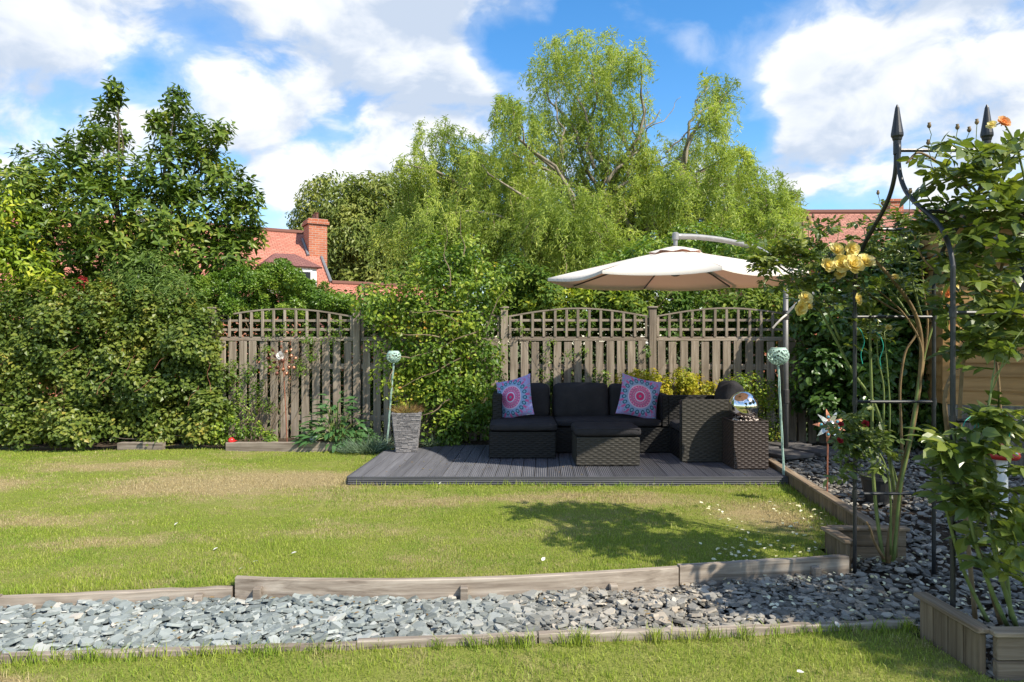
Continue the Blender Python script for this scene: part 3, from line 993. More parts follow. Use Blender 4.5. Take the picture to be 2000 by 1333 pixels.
def slat_box(name, runs, z0, z1, label, horiz=()):
    """open planter made of runs of upright slats with caps"""
    a0 = runs[0][0]
    r = thing(name, (a0[0], a0[1], z0), label, 'planter', 'timber planters under the rose arch')
    for j, (a, b) in enumerate(runs):
        a, b = np.array(a, float), np.array(b, float)
        L = np.linalg.norm(b - a); ang = math.atan2(b[1] - a[1], b[0] - a[0]); d = (b - a) / L
        if j in horiz:
            for (q0, q1) in ((z0, z0 + (z1 - z0) * .52), (z0 + (z1 - z0) * .54, z1)):
                mb = MB(); mb.box((0, -.016, q0), (L, .016, q1), .004)
                o = link('plank', mb.mesh('plank', 'wood_kerb_cap'), r, (a[0], a[1], 0)); o.rotation_euler = (0, 0, ang)
        else:
            k = max(2, round(L / .085)); wd = L / k
            mb = MB(); mb.box((-wd / 2 + .002, -.016, z0), (wd / 2 - .002, .016, z1), .003)
            me = mb.mesh('slat', 'wood_kerb')
            for i in range(k):
                q = a + d * wd * (i + .5)
                o = link('slat', me, r, (q[0], q[1], rng.normal() * .003)); o.rotation_euler = (0, 0, ang + rng.normal() * .015)
        mb = MB(); mb.box((-.02, -.034, z1 + .003), (L + .015, .034, z1 + .024), .004)
        o = link('cap', mb.mesh('cap', 'wood_kerb_cap'), r, (a[0], a[1], 0)); o.rotation_euler = (0, 0, ang)
    return r


slat_box('rose_planter', [((2.035, 4.30), (2.035, 4.02)), ((2.075, 4.32), (2.54, 4.30))], -.09, .125, 'small open timber planter at the end of the slatted kerb round the rose stem', (1,))
slat_box('rose_planter', [((1.955, 3.17), (1.975, 2.79)), ((2.01, 2.77), (2.75, 2.77))], -.09, .125, 'timber planter in the bottom right corner, slatted side towards the grass', (1,))

# ------------------------------------------------------------------ deck
deck = thing('deck', (-1.53, 6.23, 0), 'low charcoal composite deck of grooved boards under the garden seating', 'deck')
def groove_profile(wd, k, h, dep):
    pts = [(-wd / 2, 0), (wd / 2, 0), (wd / 2, h - .002)]
    n_ = k * 4
    xs_ = np.linspace(wd / 2 - .002, -wd / 2 + .002, n_ + 1)
    for i, xx in enumerate(xs_):
        pts.append((xx, h if (i % 4) in (0, 1) else h - dep))
    pts.append((-wd / 2, h - .002))
    return pts
def extrude_profile(pts, L, skew=0.0):
    n_ = len(pts)
    vs = [(x, 0, z) for x, z in pts] + [(x + skew * L, L, z) for x, z in pts]
    fs = [(i, (i + 1) % n_, n_ + (i + 1) % n_, n_ + i) for i in range(n_)]
    fs.append(tuple(range(n_))[::-1]); fs.append(tuple(range(n_, 2 * n_)))
    return vs, fs
DK = {}
NB = 33
for i in range(NB):
    xb = -1.53 + .061 + i * .1245
    L = 1.90 if i > 5 else (1.52, 1.58, 1.66, 1.74, 1.80, 1.86)[i]
    if L not in DK:
        mb = MB(); mb.add(*extrude_profile(groove_profile(.1165, 6, .024, .008), L, .046)); DK[L] = mb.mesh('deck_board', 'deck_board')
    link('deck_board', DK[L], deck, (xb, 6.245, .058 + rng.normal() * .0006))
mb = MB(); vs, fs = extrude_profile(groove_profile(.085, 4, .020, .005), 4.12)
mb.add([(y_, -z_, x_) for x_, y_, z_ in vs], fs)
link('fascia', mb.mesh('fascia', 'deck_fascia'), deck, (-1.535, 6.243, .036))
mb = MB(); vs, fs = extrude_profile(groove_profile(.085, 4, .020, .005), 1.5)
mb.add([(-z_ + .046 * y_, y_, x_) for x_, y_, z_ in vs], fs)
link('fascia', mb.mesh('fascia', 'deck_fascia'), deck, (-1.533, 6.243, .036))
DZ = .084


# ------------------------------------------------------------------ wicker furniture
def wicker_panel(o, u, v, W, H, cw, rh, A=.0042):
    """woven strands as relief; o corner, u and v unit axes, normal = u x v"""
    o, u, v = (np.array(q, float) for q in (o, u, v))
    nrm = np.cross(u, v)
    nc, nr = max(2, round(W / cw)), max(2, round(H / rh))
    su, sv = 5, 4
    U = np.linspace(0, nc, nc * su + 1); R = np.linspace(0, nr, nr * sv + 1)
    gu, gv = np.meshgrid(U, R)
    iu, iv = np.minimum(np.floor(gu), nc - 1), np.minimum(np.floor(gv), nr - 1)
    fu, fv = gu - iu, gv - iv
    over = ((iu + iv) % 2) == 0
    prof = np.sin(np.pi * np.clip(fv, 0, 1)) ** .6
    hgt = A * prof * np.where(over, .35 + .65 * np.sin(np.pi * fu) ** .7, .35 * (1 - np.sin(np.pi * fu) ** .7))
    Pp = o + u * (gu / nc * W)[..., None] + v * (gv / nr * H)[..., None] + nrm * hgt[..., None]
    r_, c_ = gu.shape
    idx = np.arange(r_ * c_).reshape(r_, c_)
    a, b, d, e = idx[:-1, :-1], idx[:-1, 1:], idx[1:, 1:], idx[1:, :-1]
    T = np.concatenate([np.stack([a, b, d], -1).reshape(-1, 3), np.stack([a, d, e], -1).reshape(-1, 3)])
    return Pp.reshape(-1, 3), T


def wicker_box(name, lo, hi, faces, material, parent, cw=.044, rh=.0215):
    lo, hi = np.array(lo, float), np.array(hi, float)
    d = hi - lo
    mb = MB(); mb.box(lo + .004, hi - .004, .012)
    me0 = np.array(mb.v); T0 = []
    for f_ in mb.f:
        for k in range(1, len(f_) - 1):
            T0.append((f_[0], f_[k], f_[k + 1]))
    arrs = [(me0, np.array(T0))]
    e = .006
    for f_ in faces:
        if f_ == '-y': a = wicker_panel((lo[0] + e, lo[1] + .003, lo[2] + e), (1, 0, 0), (0, 0, 1), d[0] - 2 * e, d[2] - 2 * e, cw, rh)
        if f_ == '+y': a = wicker_panel((hi[0] - e, hi[1] - .003, lo[2] + e), (-1, 0, 0), (0, 0, 1), d[0] - 2 * e, d[2] - 2 * e, cw, rh)
        if f_ == '-x': a = wicker_panel((lo[0] + .003, hi[1] - e, lo[2] + e), (0, -1, 0), (0, 0, 1), d[1] - 2 * e, d[2] - 2 * e, cw, rh)
        if f_ == '+x': a = wicker_panel((hi[0] - .003, lo[1] + e, lo[2] + e), (0, 1, 0), (0, 0, 1), d[1] - 2 * e, d[2] - 2 * e, cw, rh)
        if f_ == '+z': a = wicker_panel((lo[0] + e, lo[1] + e, hi[2] - .003), (1, 0, 0), (0, 1, 0), d[0] - 2 * e, d[1] - 2 * e, cw, rh)
        arrs.append(a)
    o = leaf_obj(name, arrs, material, parent)
    return o


def cushion(name, c, size, parent, r=.035, puff=.012, tilt=0.0, yaw=0.0, material='cushion_charcoal', wr=.003, n=12, droop=0.0):
    """rounded upholstered block with a soft top; c = centre"""
    h = np.array(size, float) / 2
    g = np.linspace(-1, 1, n + 1)
    A, B = np.meshgrid(g, g)
    Vs, Ts, off = [], [], 0
    idx = np.arange((n + 1) ** 2).reshape(n + 1, n + 1)
    a, b, d, e = idx[:-1, :-1].ravel(), idx[:-1, 1:].ravel(), idx[1:, 1:].ravel(), idx[1:, :-1].ravel()
    T = np.concatenate([np.stack([a, b, d], -1), np.stack([a, d, e], -1)])
    for ax in range(3):
        for s_ in (-1, 1):
            P_ = np.zeros(A.shape + (3,))
            P_[..., ax] = s_; P_[..., (ax + 1) % 3] = A; P_[..., (ax + 2) % 3] = B
            Vs.append(P_.reshape(-1, 3)); Ts.append((T if s_ > 0 else T[:, ::-1]) + off); off += (n + 1) ** 2
    p = np.concatenate(Vs) * h
    q = np.clip(p, -(h - r), h - r)
    dv = p - q
    sgn = unit(dv)
    v = q + sgn * r
    x, y_, z_ = (v / h).T
    v[:, 2] += puff * (1 - np.clip(x, -1, 1) ** 2) * (1 - np.clip(y_, -1, 1) ** 2) * np.sign(z_) * np.abs(z_)
    v[:, 1] += puff * 1.2 * (1 - np.clip(x, -1, 1) ** 2) * (1 - np.clip(z_, -1, 1) ** 2) * np.sign(y_) * np.abs(y_)
    if droop:
        v[:, 2] -= droop * (1 - np.clip(x, -1, 1) ** 2) * (z_ > 0) * z_ - .5 * droop * np.abs(x) ** 3 * (z_ > 0)
    ph = rng.random(3) * 6
    v += sgn * (wr * (np.sin(v[:, 0] * 23 + ph[0] + 2 * np.sin(v[:, 2] * 17)) * np.sin(v[:, 2] * 19 + v[:, 1] * 21 + ph[1])))[:, None]
    Rm = np.array((Matrix.Rotation(yaw, 3, 'Z') @ Matrix.Rotation(tilt, 3, 'X')))
    v = v @ Rm.T + np.array(c)
    org = ORG[parent] if parent is not None else np.array(c)
    me = mesh_arrays(name, v - org, np.concatenate(Ts), material, True)
    o = link(name, me, parent, org)
    # weld the six faces
    import bmesh
    bm = bmesh.new(); bm.from_mesh(me); bmesh.ops.remove_doubles(bm, verts=bm.verts, dist=1e-5); bm.to_mesh(me); bm.free()
    return o


SEAT0, SEAT1 = .372, .458
# left section: seat pulled forward, arm at its left
t_ = thing('chaise_section', (-.25, 7.18, DZ), 'black wicker chaise section of the corner sofa, arm on its left', 'sofa')
wicker_box('base', (-.25, 7.18, DZ), (.475, 8.20, SEAT0), ('-y', '+x', '-x'), 'wicker_dark', t_)
wicker_box('armrest', (-.225, 7.56, SEAT0 + .002), (-.115, 8.20, .74), ('-y', '-x', '+x', '+z'), 'wicker_dark', t_)
wicker_box('backrest', (-.113, 8.09, SEAT0 + .002), (.470, 8.20, .70), ('-y', '+y'), 'wicker_dark', t_)
cushion('seat_cushion', (.125, 7.61, (SEAT0 + SEAT1) / 2 + .004), (.735, .90, .088), t_, .036, .008)
cushion('back_cushion', (.145, 7.95, .635), (.60, .17, .40), t_, .06, .03, -.20, 0, wr=.006, droop=.012)
mb = MB(); mb.tube(smooth_path([(-.235, 7.168, SEAT1 - .012), (.485, 7.168, SEAT1 - .012)], 8), .005, 5); mb.build('piping', 'cushion_charcoal', t_)
# two-seat section
t_ = thing('sofa_section', (.485, 7.53, DZ), 'black wicker two-seat section of the corner sofa, arm on its right', 'sofa')
wicker_box('base', (.487, 7.53, DZ), (1.80, 8.20, SEAT0), ('-y',), 'wicker_dark', t_)
wicker_box('armrest', (1.70, 7.53, SEAT0 + .002), (1.80, 8.20, .735), ('-y', '-x', '+x', '+z'), 'wicker_dark', t_)
wicker_box('backrest', (.490, 8.09, SEAT0 + .002), (1.698, 8.20, .70), ('-y', '+y'), 'wicker_dark', t_)
cushion('seat_cushion', (1.095, 7.80, (SEAT0 + SEAT1) / 2 + .004), (1.20, .565, .088), t_, .036, .008)
cushion('back_cushion', (.822, 7.95, .635), (.655, .17, .40), t_, .06, .035, -.20, 0, wr=.006, droop=.012)
cushion('back_cushion', (1.445, 7.965, .630), (.58, .17, .395), t_, .06, .03, -.20, -.04, wr=.006, droop=.012)
# armchair turned to the left
t_ = thing('armchair', (1.77, 6.94, DZ), 'dark wicker armchair turned side-on, facing the footstool', 'armchair')
wicker_box('base', (1.79, 7.055, DZ), (2.56, 7.515, SEAT0), ('-x',), 'wicker_dark', t_)
wicker_box('armrest', (1.77, 6.945, DZ), (2.57, 7.05, .735), ('-y', '-x', '+z'), 'wicker', t_)
wicker_box('armrest', (1.77, 7.52, DZ), (2.57, 7.625, .735), ('-y', '-x', '+z'), 'wicker_dark', t_)
wicker_box('backrest', (2.465, 7.055, SEAT0 + .002), (2.57, 7.515, .76), ('-x', '+z'), 'wicker_dark', t_)
cushion('seat_cushion', (2.10, 7.285, SEAT0 + .05), (.66, .45, .09), t_, .036, .008)
cushion('back_cushion', (2.36, 7.285, .68), (.43, .17, .44), t_, .065, .04, -.22, -math.pi / 2, wr=.008, droop=.02)
# footstool
t_ = thing('footstool', (.648, 6.74, DZ), 'woven wicker footstool with a thick charcoal cushion before the sofa', 'footstool')
wicker_box('base', (.648, 6.74, DZ), (1.30, 7.22, .378), ('-y', '-x'), 'wicker', t_)
cushion('seat_cushion', (.975, 6.975, .428), (.675, .50, .095), t_, .042, .008, 0, .012)
mb = MB(); mb.tube([(.655, 6.724, .458), (1.298, 6.728, .458)], .005, 5); mb.build('piping', 'cushion_charcoal', t_)
# side table and mirror ball
t_ = thing('side_table', (2.18, 6.56, DZ), 'tall brown wicker cube table under the mirror ball', 'side table')
wicker_box('body', (2.18, 6.56, DZ), (2.535, 6.90, .548), ('-y', '-x'), 'wicker_brown', t_, .036, .0195)
mb = MB()
for (a, b) in (((2.18, 6.56), (2.535, 6.585)), ((2.18, 6.875), (2.535, 6.90)), ((2.18, 6.586), (2.205, 6.874)), ((2.51, 6.586), (2.535, 6.874))):
    mb.box((a[0], a[1], .549), (b[0], b[1], .562), .004)
mb.build('rim', 'wicker_brown', t_)
BALL = (2.345, 6.73, .672)
prof = [(.148 * math.sin(math.pi * i / 40), -.148 * math.cos(math.pi * i / 40)) for i in range(41)]
prof[0] = (.0005, -.148); prof[-1] = (.0005, .148)
mb = MB(); mb.lathe((0, 0, 0), prof, 56)
o = link('mirror_ball', mb.mesh('mirror_ball', 'chrome', smooth=True), None, (BALL[0], BALL[1], .548 + .147))
tag(o, 'polished steel mirror ball on the brown wicker table', 'garden ball')
mb = MB()
t_ = thing('pebble_ring', (BALL[0], BALL[1], .549), 'ring of small shiny pebbles round the foot of the mirror ball', 'pebbles')
for i in range(26):
    a = i / 26 * 6.283 + rng.normal() * .06
    rr = .085 + .045 * rng.random()
    mbp = MB(); s_ = .008 + .007 * rng.random()
    mbp.lathe((BALL[0] + rr * math.cos(a), BALL[1] + rr * math.sin(a), .549), [(s_ * .5, 0), (s_, s_ * .5), (s_ * .8, s_ * 1.1), (s_ * .2, s_ * 1.4)], 6)
    mbp.build('pebble', 'pebble', t_)


def scatter_pillow(c, W, roll, yaw, tilt, label):
    n = 26
    g = np.linspace(-1, 1, n + 1)
    u, v = np.meshgrid(g, g)
    X = u * W / 2 * (1 - .085 * (1 - v ** 2) * np.abs(u) ** 1.5)
    Z = v * W / 2 * (1 - .085 * (1 - u ** 2) * np.abs(v) ** 1.5)
    th_ = .072 * ((1 - u ** 2).clip(0) * (1 - v ** 2).clip(0)) ** .42
    wr = .005 * np.sin(6 * u + 3 * np.sin(5 * v)) * np.sin(7 * v + 2 * u) * (1 - u ** 2) * (1 - v ** 2)
    Vf = np.stack([X, -th_ - wr, Z], -1).reshape(-1, 3); Vb = np.stack([X, th_, Z], -1).reshape(-1, 3)
    k = n + 1
    fs = []
    for i in range(n):
        for j in range(n):
            q = (i * k + j, i * k + j + 1, (i + 1) * k + j + 1, (i + 1) * k + j)
            fs.append(q); fs.append(tuple(k * k + a for a in q[::-1]))
    me = bpy.data.meshes.new('scatter_cushion')
    me.from_pydata([tuple(p) for p in np.concatenate([Vf, Vb])], [], fs)
    uvl = me.uv_layers.new(name='UVMap')
    UVs = np.concatenate([np.stack([(u + 1) / 2, (v + 1) / 2], -1).reshape(-1, 2)] * 2)
    li = np.empty(len(me.loops), np.int32); me.loops.foreach_get('vertex_index', li)
    uvl.data.foreach_set('uv', UVs[li].astype(np.float32).ravel())
    me.polygons.foreach_set('use_smooth', [True] * len(me.polygons))
    me.materials.append(M['mandala_print'])
    o = thing('scatter_cushion', c, label, 'cushion', 'mandala print cushions')
    b = link('cover', me, o)
    Rm = Matrix.Rotation(yaw, 4, 'Z') @ Matrix.Rotation(tilt, 4, 'X') @ Matrix.Rotation(roll, 4, 'Y')
    b.rotation_euler = Rm.to_euler()
    mb = MB(); mb.box((W * .30, -.008, -W * .475), (W * .40, -.004, -W * .445))
    l = link('care_tag', mb.mesh('care_tag', 'care_label'), o); l.rotation_euler = Rm.to_euler()


scatter_pillow((.03, 7.70, .69), .485, -.26, -.60, -.24, 'pink and blue mandala cushion leaning on the left arm of the chaise')
scatter_pillow((1.47, 7.70, .695), .485, .24, .12, -.26, 'pink and blue mandala cushion at the right end of the sofa')

# ------------------------------------------------------------------ cantilever parasol
CC = np.array([1.67, 6.80]); RAD = 1.31; EH = 1.985; AP = 2.29
par = thing('cantilever_parasol', (3.20, 7.78, .04), 'cream cantilever parasol on a grey curved mast beside the seating', 'parasol')
NR = 8; ROT = .05
def rib_pt(k, r):
    a = ROT + 2 * math.pi * k / NR
    z = EH + (AP - EH) * (1 - r) + .006 * math.sin(math.pi * r) + .02 * (math.sin(a) * r)
    return np.array([CC[0] + RAD * r * math.cos(a), CC[1] + RAD * r * math.sin(a), z])
for k in range(NR):
    nr_, nt = 9, 8
    vs, fs = [], []
    for i in range(nr_ + 1):
        r_ = .06 + .94 * i / nr_
        a, b = rib_pt(k, r_), rib_pt(k + 1, r_)
        for j in range(nt + 1):
            s_ = j / nt
            p = a * (1 - s_) + b * s_
            bow = 4 * s_ * (1 - s_)
            p[2] -= .030 * bow * r_ ** 2 + .003 * math.sin(9 * r_ + 3 * k) * math.sin(7 * s_ + k)
            p[:2] = CC + (p[:2] - CC) * (1 - .035 * bow * r_ ** 3)
            vs.append(p)
    W_ = nt + 1
    for i in range(nr_):
        for j in range(nt):
            fs.append((i * W_ + j, (i + 1) * W_ + j, (i + 1) * W_ + j + 1, i * W_ + j + 1))
    # short hem hanging from the rim
    base = nr_ * W_
    hem = [np.array(vs[base + j]) + np.array([0, 0, -.028]) for j in range(nt + 1)]
    o0 = len(vs); vs += hem
    for j in range(nt):
        fs.append((base + j, o0 + j, o0 + j + 1, base + j + 1))
    mb = MB(); mb.add(vs, fs); mb.build('canopy_panel', 'canopy_fabric', par, smooth=True)
mb = MB(); vs, fs = [], []
for i, (r_, z_) in enumerate(((.0, .040), (.10, .022), (.22, -.018), (.26, -.034))):
    for j in range(32):
        a = j / 32 * 6.283
        wob = .014 * math.cos(8 * (a - ROT)) * (i > 1)
        vs.append((CC[0] + (r_ + .02 * math.cos(8 * (a - ROT)) * (i == 3)) * math.cos(a), CC[1] + r_ * math.sin(a), AP - .01 + z_ + wob * .7))
    if i:
        for j in range(32):
            fs.append(((i - 1) * 32 + j, i * 32 + j, i * 32 + (j + 1) % 32, (i - 1) * 32 + (j + 1) % 32))
mb.add(vs, fs); mb.build('vent_cap', 'canopy_fabric', par, smooth=True)
hub = np.array([CC[0], CC[1], AP - .22])
mb = MB(); mb.lathe(hub - np.array([0, 0, .06]), [(.02, 0), (.045, .01), (.045, .08), (.025, .10), (.02, .26)], 12); mb.build('hub', 'dark_metal', par, smooth=False)
for k in range(NR):
    a, b = rib_pt(k, .05) - [0, 0, .03], rib_pt(k, .985) - [0, 0, .02]
    mid = rib_pt(k, .5) - [0, 0, .022]
    mb = MB(); mb.tube(smooth_path([a, mid, b], 5), .009, 5); rb = mb.build('rib', 'dark_metal', par)
    mb = MB(); mb.tube([hub + [0, 0, -.02], mid], .008, 5); mb.build('strut', 'dark_metal', rb)
armp = smooth_path([(CC[0], CC[1], 2.42), (CC[0] + .30, CC[1] + .16, 2.435), (CC[0] + .68, CC[1] + .36, 2.42), (CC[0] + 1.10, CC[1] + .62, 2.36), (3.10, 7.70, 2.21), (3.20, 7.78, 2.04)], 6)
mb = MB(); mb.tube(armp, .030, 10); mb.build('arm', 'grey_metal', par, smooth=True)
mb = MB(); mb.lathe((CC[0], CC[1], AP + .03), [(.022, 0), (.022, .06), (.034, .065), (.034, .13), (.02, .14)], 12); mb.build('arm_end', 'grey_metal', par)
mb = MB(); mb.tube([(3.20, 7.78, .06), (3.20, 7.78, 2.06)], .030, 12); mb.build('mast', 'mast_metal', par, smooth=True)
mb = MB(); mb.lathe((3.20, 7.78, .62), [(.034, 0), (.038, .005), (.038, .16), (.034, .165)], 12); mb.lathe((3.20, 7.78, 1.60), [(.034, 0), (.037, .005), (.037, .10), (.034, .105)], 12); mb.build('collar', 'dark_metal', par)
mb = MB(); mb.tube(smooth_path([(3.20, 7.75, 1.66), (3.12, 7.70, 1.61), (3.06, 7.70, 1.55), (3.02, 7.71, 1.50)], 4), .012, 5)
mb.tube(smooth_path([(3.20, 7.745, 1.67), (3.27, 7.70, 1.76), (3.36, 7.66, 1.84), (3.46, 7.62, 1.90)], 4), [.016] * 12 + [.02], 5); mb.build('tie_strap', 'strap', par)
mb = MB()
for a in (.4, .4 + math.pi / 2):
    mb.box((-.52, -.028, .035), (.52, .028, .062) if a < 1 else (.52, .028, .060), .003, Matrix.Translation((3.20, 7.78, 0)) @ Matrix.Rotation(a, 4, 'Z'))
mb.build('cross_base', 'dark_metal', par)
for i, a in enumerate((.4 + math.pi / 4, .4 + 3 * math.pi / 4, .4 + 5 * math.pi / 4, .4 + 7 * math.pi / 4)):
    mb = MB(); mb.box((-.21, -.21, 0), (.21, .21, .045), .008, Matrix.Rotation(.4, 4, 'Z'))
    o = link('base_slab', mb.mesh('base_slab', 'stone_slab'), None, (3.20 + .36 * math.cos(a), 7.78 + .36 * math.sin(a), .066))
    tag(o, ['dark slab weighting the parasol base, nearest the fence on the right', 'dark slab weighting the parasol base, behind the mast on the left', 'dark slab weighting the parasol base, closest to the wicker side table', 'dark slab weighting the parasol base, front right by the slate'][i], 'paving slab', 'slabs on the parasol base')

# ------------------------------------------------------------------ fence
fence = thing('garden_fence', (-4.0, fenceY(-4.0), 0), 'weathered timber fence of spaced boards topped with bowed trellis', 'fence')
fang = math.atan(-.0326)
mb = MB(); mb.box((-.049, -.010, .03), (.049, .010, 1.345), .003); ME_FS = mb.mesh('board', 'wood_fence')
mb = MB(); mb.box((-.046, -.046, -.05), (.046, .046, 1.775), .005); ME_FP = mb.mesh('post', 'wood_fence')
mb = MB(); mb.box((-.062, -.062, 1.776), (.062, .062, 1.80), .006); ME_FC = mb.mesh('post_cap', 'wood_fence_flat')
posts = [-3.98, -2.045, -.10, 1.825, 3.745, 5.68]
for x in posts:
    p_ = link('post', ME_FP, fence, (x, fenceY(x), 0)); p_.rotation_euler = (0, rng.normal() * .004, fang)
    c_ = link('post_cap', ME_FC, p_, (x, fenceY(x), 0))
for i in range(len(posts) - 1):
    x0, x1 = posts[i] + .056, posts[i + 1] - .056
    L = x1 - x0; xm = (x0 + x1) / 2
    mb = MB()
    for (z0, z1, dy) in ((1.352, 1.372, -.034), (.30, .37, .0), (.98, 1.05, .0)):
        mb.box((-L / 2, (-.016 if dy == 0 else -.036), z0), (L / 2, (.016 if dy == 0 else .036), z1), .003)
    mb.box((-L / 2, -.012, 1.374), (L / 2, .012, 1.405), .003)
    panel = link('panel_frame', mb.mesh('panel_frame', 'wood_fence_flat'), fence, (xm, fenceY(xm), 0)); panel.rotation_euler = (0, 0, fang)
    def on_panel(name, me, u, dy, dz=0.0, ry=0.0):
        o = bpy.data.objects.new(name, me); COL.objects.link(o); o.parent = panel
        o.location = (u, dy, dz); o.rotation_euler = (0, ry, 0)
        return o
    k = 13; pitch = L / k
    for j in range(k):
        on_panel('board', ME_FS, -L / 2 + pitch * (j + .5), -.028, rng.normal() * .004, rng.normal() * .005)
    bow = lambda u: 1.672 + .105 * math.cos(math.pi * u / L) ** 1.0
    nv = 13
    for j in range(nv):
        u = -L / 2 + .018 + (L - .036) * j / (nv - 1)
        top = bow(u) - .012
        mb = MB(); mb.box((-.017, -.009, 1.4055), (.017, .009, top), .002)
        on_panel('trellis_bar', mb.mesh('trellis_bar', 'wood_fence'), u, -.0125)
    for z_ in (1.50, 1.62):
        half = L / 2 if z_ < 1.6 else L / 2 - .01
        mb = MB(); mb.box((-half, -.008, z_ - .016), (half, .008, z_ + .016), .002)
        on_panel('trellis_rail', mb.mesh('trellis_rail', 'wood_fence_flat'), 0, .0055)
    vs, fs = [], []
    for j in range(17):
        u = -L / 2 + L * j / 16
        for (yy, zz) in ((-.024, -.010), (.020, -.010), (.020, .010), (-.024, .010)):
            vs.append((u, yy, bow(u) + zz))
        if j:
            for q in range(4):
                fs.append(((j - 1) * 4 + q, j * 4 + q, j * 4 + (q + 1) % 4, (j - 1) * 4 + (q + 1) % 4))
    fs += [(0, 1, 2, 3), (67, 66, 65, 64)]
    mb = MB(); mb.add(vs, fs); on_panel('bowed_rail', mb.mesh('bowed_rail', 'wood_fence_flat'), 0, 0)

# ------------------------------------------------------------------ neighbouring houses
def poly_obj(name, polys, material, parent, thick=0.0):
    """flat polygons with metric UVs (u along the first edge)"""
    me = bpy.data.meshes.new(name)
    org = ORG[parent]
    vs, fs, uvs = [], [], []
    for P_ in polys:
        P_ = [np.array(p, float) for p in P_]
        u = unit((P_[1] - P_[0])[None])[0]
        nrm = unit(np.cross(P_[1] - P_[0], P_[2] - P_[0])[None])[0]
        v = np.cross(nrm, u)
        o = len(vs)
        vs += [tuple(p - org) for p in P_]
        fs.append(tuple(range(o, o + len(P_))))
        uvs += [((p - P_[0]) @ u, (p - P_[0]) @ v) for p in P_]
        if thick:
            o2 = len(vs)
            vs += [tuple(p - org - nrm * thick) for p in P_]
            uvs += [((p - P_[0]) @ u, (p - P_[0]) @ v) for p in P_]
            k = len(P_)
            fs.append(tuple(range(o2, o2 + k))[::-1])
            for i in range(k):
                j = (i + 1) % k
                fs.append((o + j, o + i, o2 + i, o2 + j))
    me.from_pydata(vs, [], fs)
    uvl = me.uv_layers.new(name='UVMap')
    li = np.empty(len(me.loops), np.int32); me.loops.foreach_get('vertex_index', li)
    uvl.data.foreach_set('uv', np.array(uvs, np.float32)[li].ravel())
    me.materials.append(M[material])
    return link(name, me, parent)


def uv_box(name, c, sx, sy, z0, z1, e1, e2, material, parent, top=True):
    c = np.array(c, float)
    q = [c - e1 * sx / 2 - e2 * sy / 2, c + e1 * sx / 2 - e2 * sy / 2, c + e1 * sx / 2 + e2 * sy / 2, c - e1 * sx / 2 + e2 * sy / 2]
    up = lambda p, z: np.array([p[0], p[1], z])
    polys = [[up(q[i], z0), up(q[(i + 1) % 4], z0), up(q[(i + 1) % 4], z1), up(q[i], z1)] for i in range(4)]
    if top:
        polys.append([up(p, z1) for p in q])
    return poly_obj(name, polys, material, parent)


h1 = thing('tiled_house', (-7.2, 24.0, -.15), 'house with orange tiled roof and brick chimney behind the left fence', 'house')
ha = math.radians(30)
e1 = np.array([math.cos(ha), math.sin(ha), 0]); e2 = np.array([-math.sin(ha), math.cos(ha), 0])   # along ridge, to the back
R0 = np.array([-7.2, 24.0, 5.23])                   # right end of the ridge
dn = np.array([0, 0, -1.0])
def hp(u, d, z): return np.array([R0[0], R0[1], 0]) + e1 * u - e2 * d + np.array([0, 0, z])
rf = poly_obj('roof', [[hp(-9, 3.6, 2.42), hp(0, 3.6, 2.42), hp(0, 0, 5.23), hp(-9, 0, 5.23)], [hp(0, -3.6, 2.42), hp(-9, -3.6, 2.42), hp(-9, 0, 5.23), hp(0, 0, 5.23)]], 'roof_tile', h1, .10)
mb = MB(); mb.tube([hp(-9.02, 0, 5.20), hp(.03, 0, 5.20)], .11, 8); mb.build('ridge_tiles', 'roof_tile_old', rf)
poly_obj('gable_wall', [[hp(-.12, 3.3, -.15), hp(-.12, -3.3, -.15), hp(-.12, -3.3, 2.5), hp(-.12, 0, 5.10), hp(-.12, 3.3, 2.5)], [hp(-8.9, -3.3, -.15), hp(-8.9, 3.3, -.15), hp(-8.9, 3.3, 2.5), hp(-8.9, 0, 5.10), hp(-8.9, -3.3, 2.5)]], 'brick', h1)
poly_obj('wall', [[hp(-8.9, 3.3, -.15), hp(-.12, 3.3, -.15), hp(-.12, 3.3, 2.5), hp(-8.9, 3.3, 2.5)], [hp(-.12, -3.3, -.15), hp(-8.9, -3.3, -.15), hp(-8.9, -3.3, 2.5), hp(-.12, -3.3, 2.5)]], 'brick', h1)
ch = uv_box('chimney', hp(-.10, .85, 0), .62, .80, 3.5, 5.36, e1, e2, 'brick', h1)
uv_box('chimney_crown', hp(-.10, .85, 0), .74, .92, 5.361, 5.47, e1, e2, 'brick', ch)
uv_box('chimney_crown', hp(-.10, .85, 0), .66, .84, 5.471, 5.55, e1, e2, 'brick', ch)
for q in (-.18, .18):
    c_ = hp(-.10, .85 + q, 5.55); mb = MB(); mb.lathe(c_, [(.10, 0), (.10, .04), (.075, .06), (.07, .20), (.085, .21), (.085, .24)], 10); mb.build('chimney_pot', 'copper_dark', ch)
mb = MB(); mb.tube([hp(-.44, .45, 4.93), hp(-.44, 1.30, 4.27)], .05, 6); mb.build('flashing', 'lead', ch)
mb = MB(); mb.tube([hp(.0, 1.30, 4.25), hp(.0, 2.55, 3.28)], .05, 6); mb.build('verge', 'lead', rf)
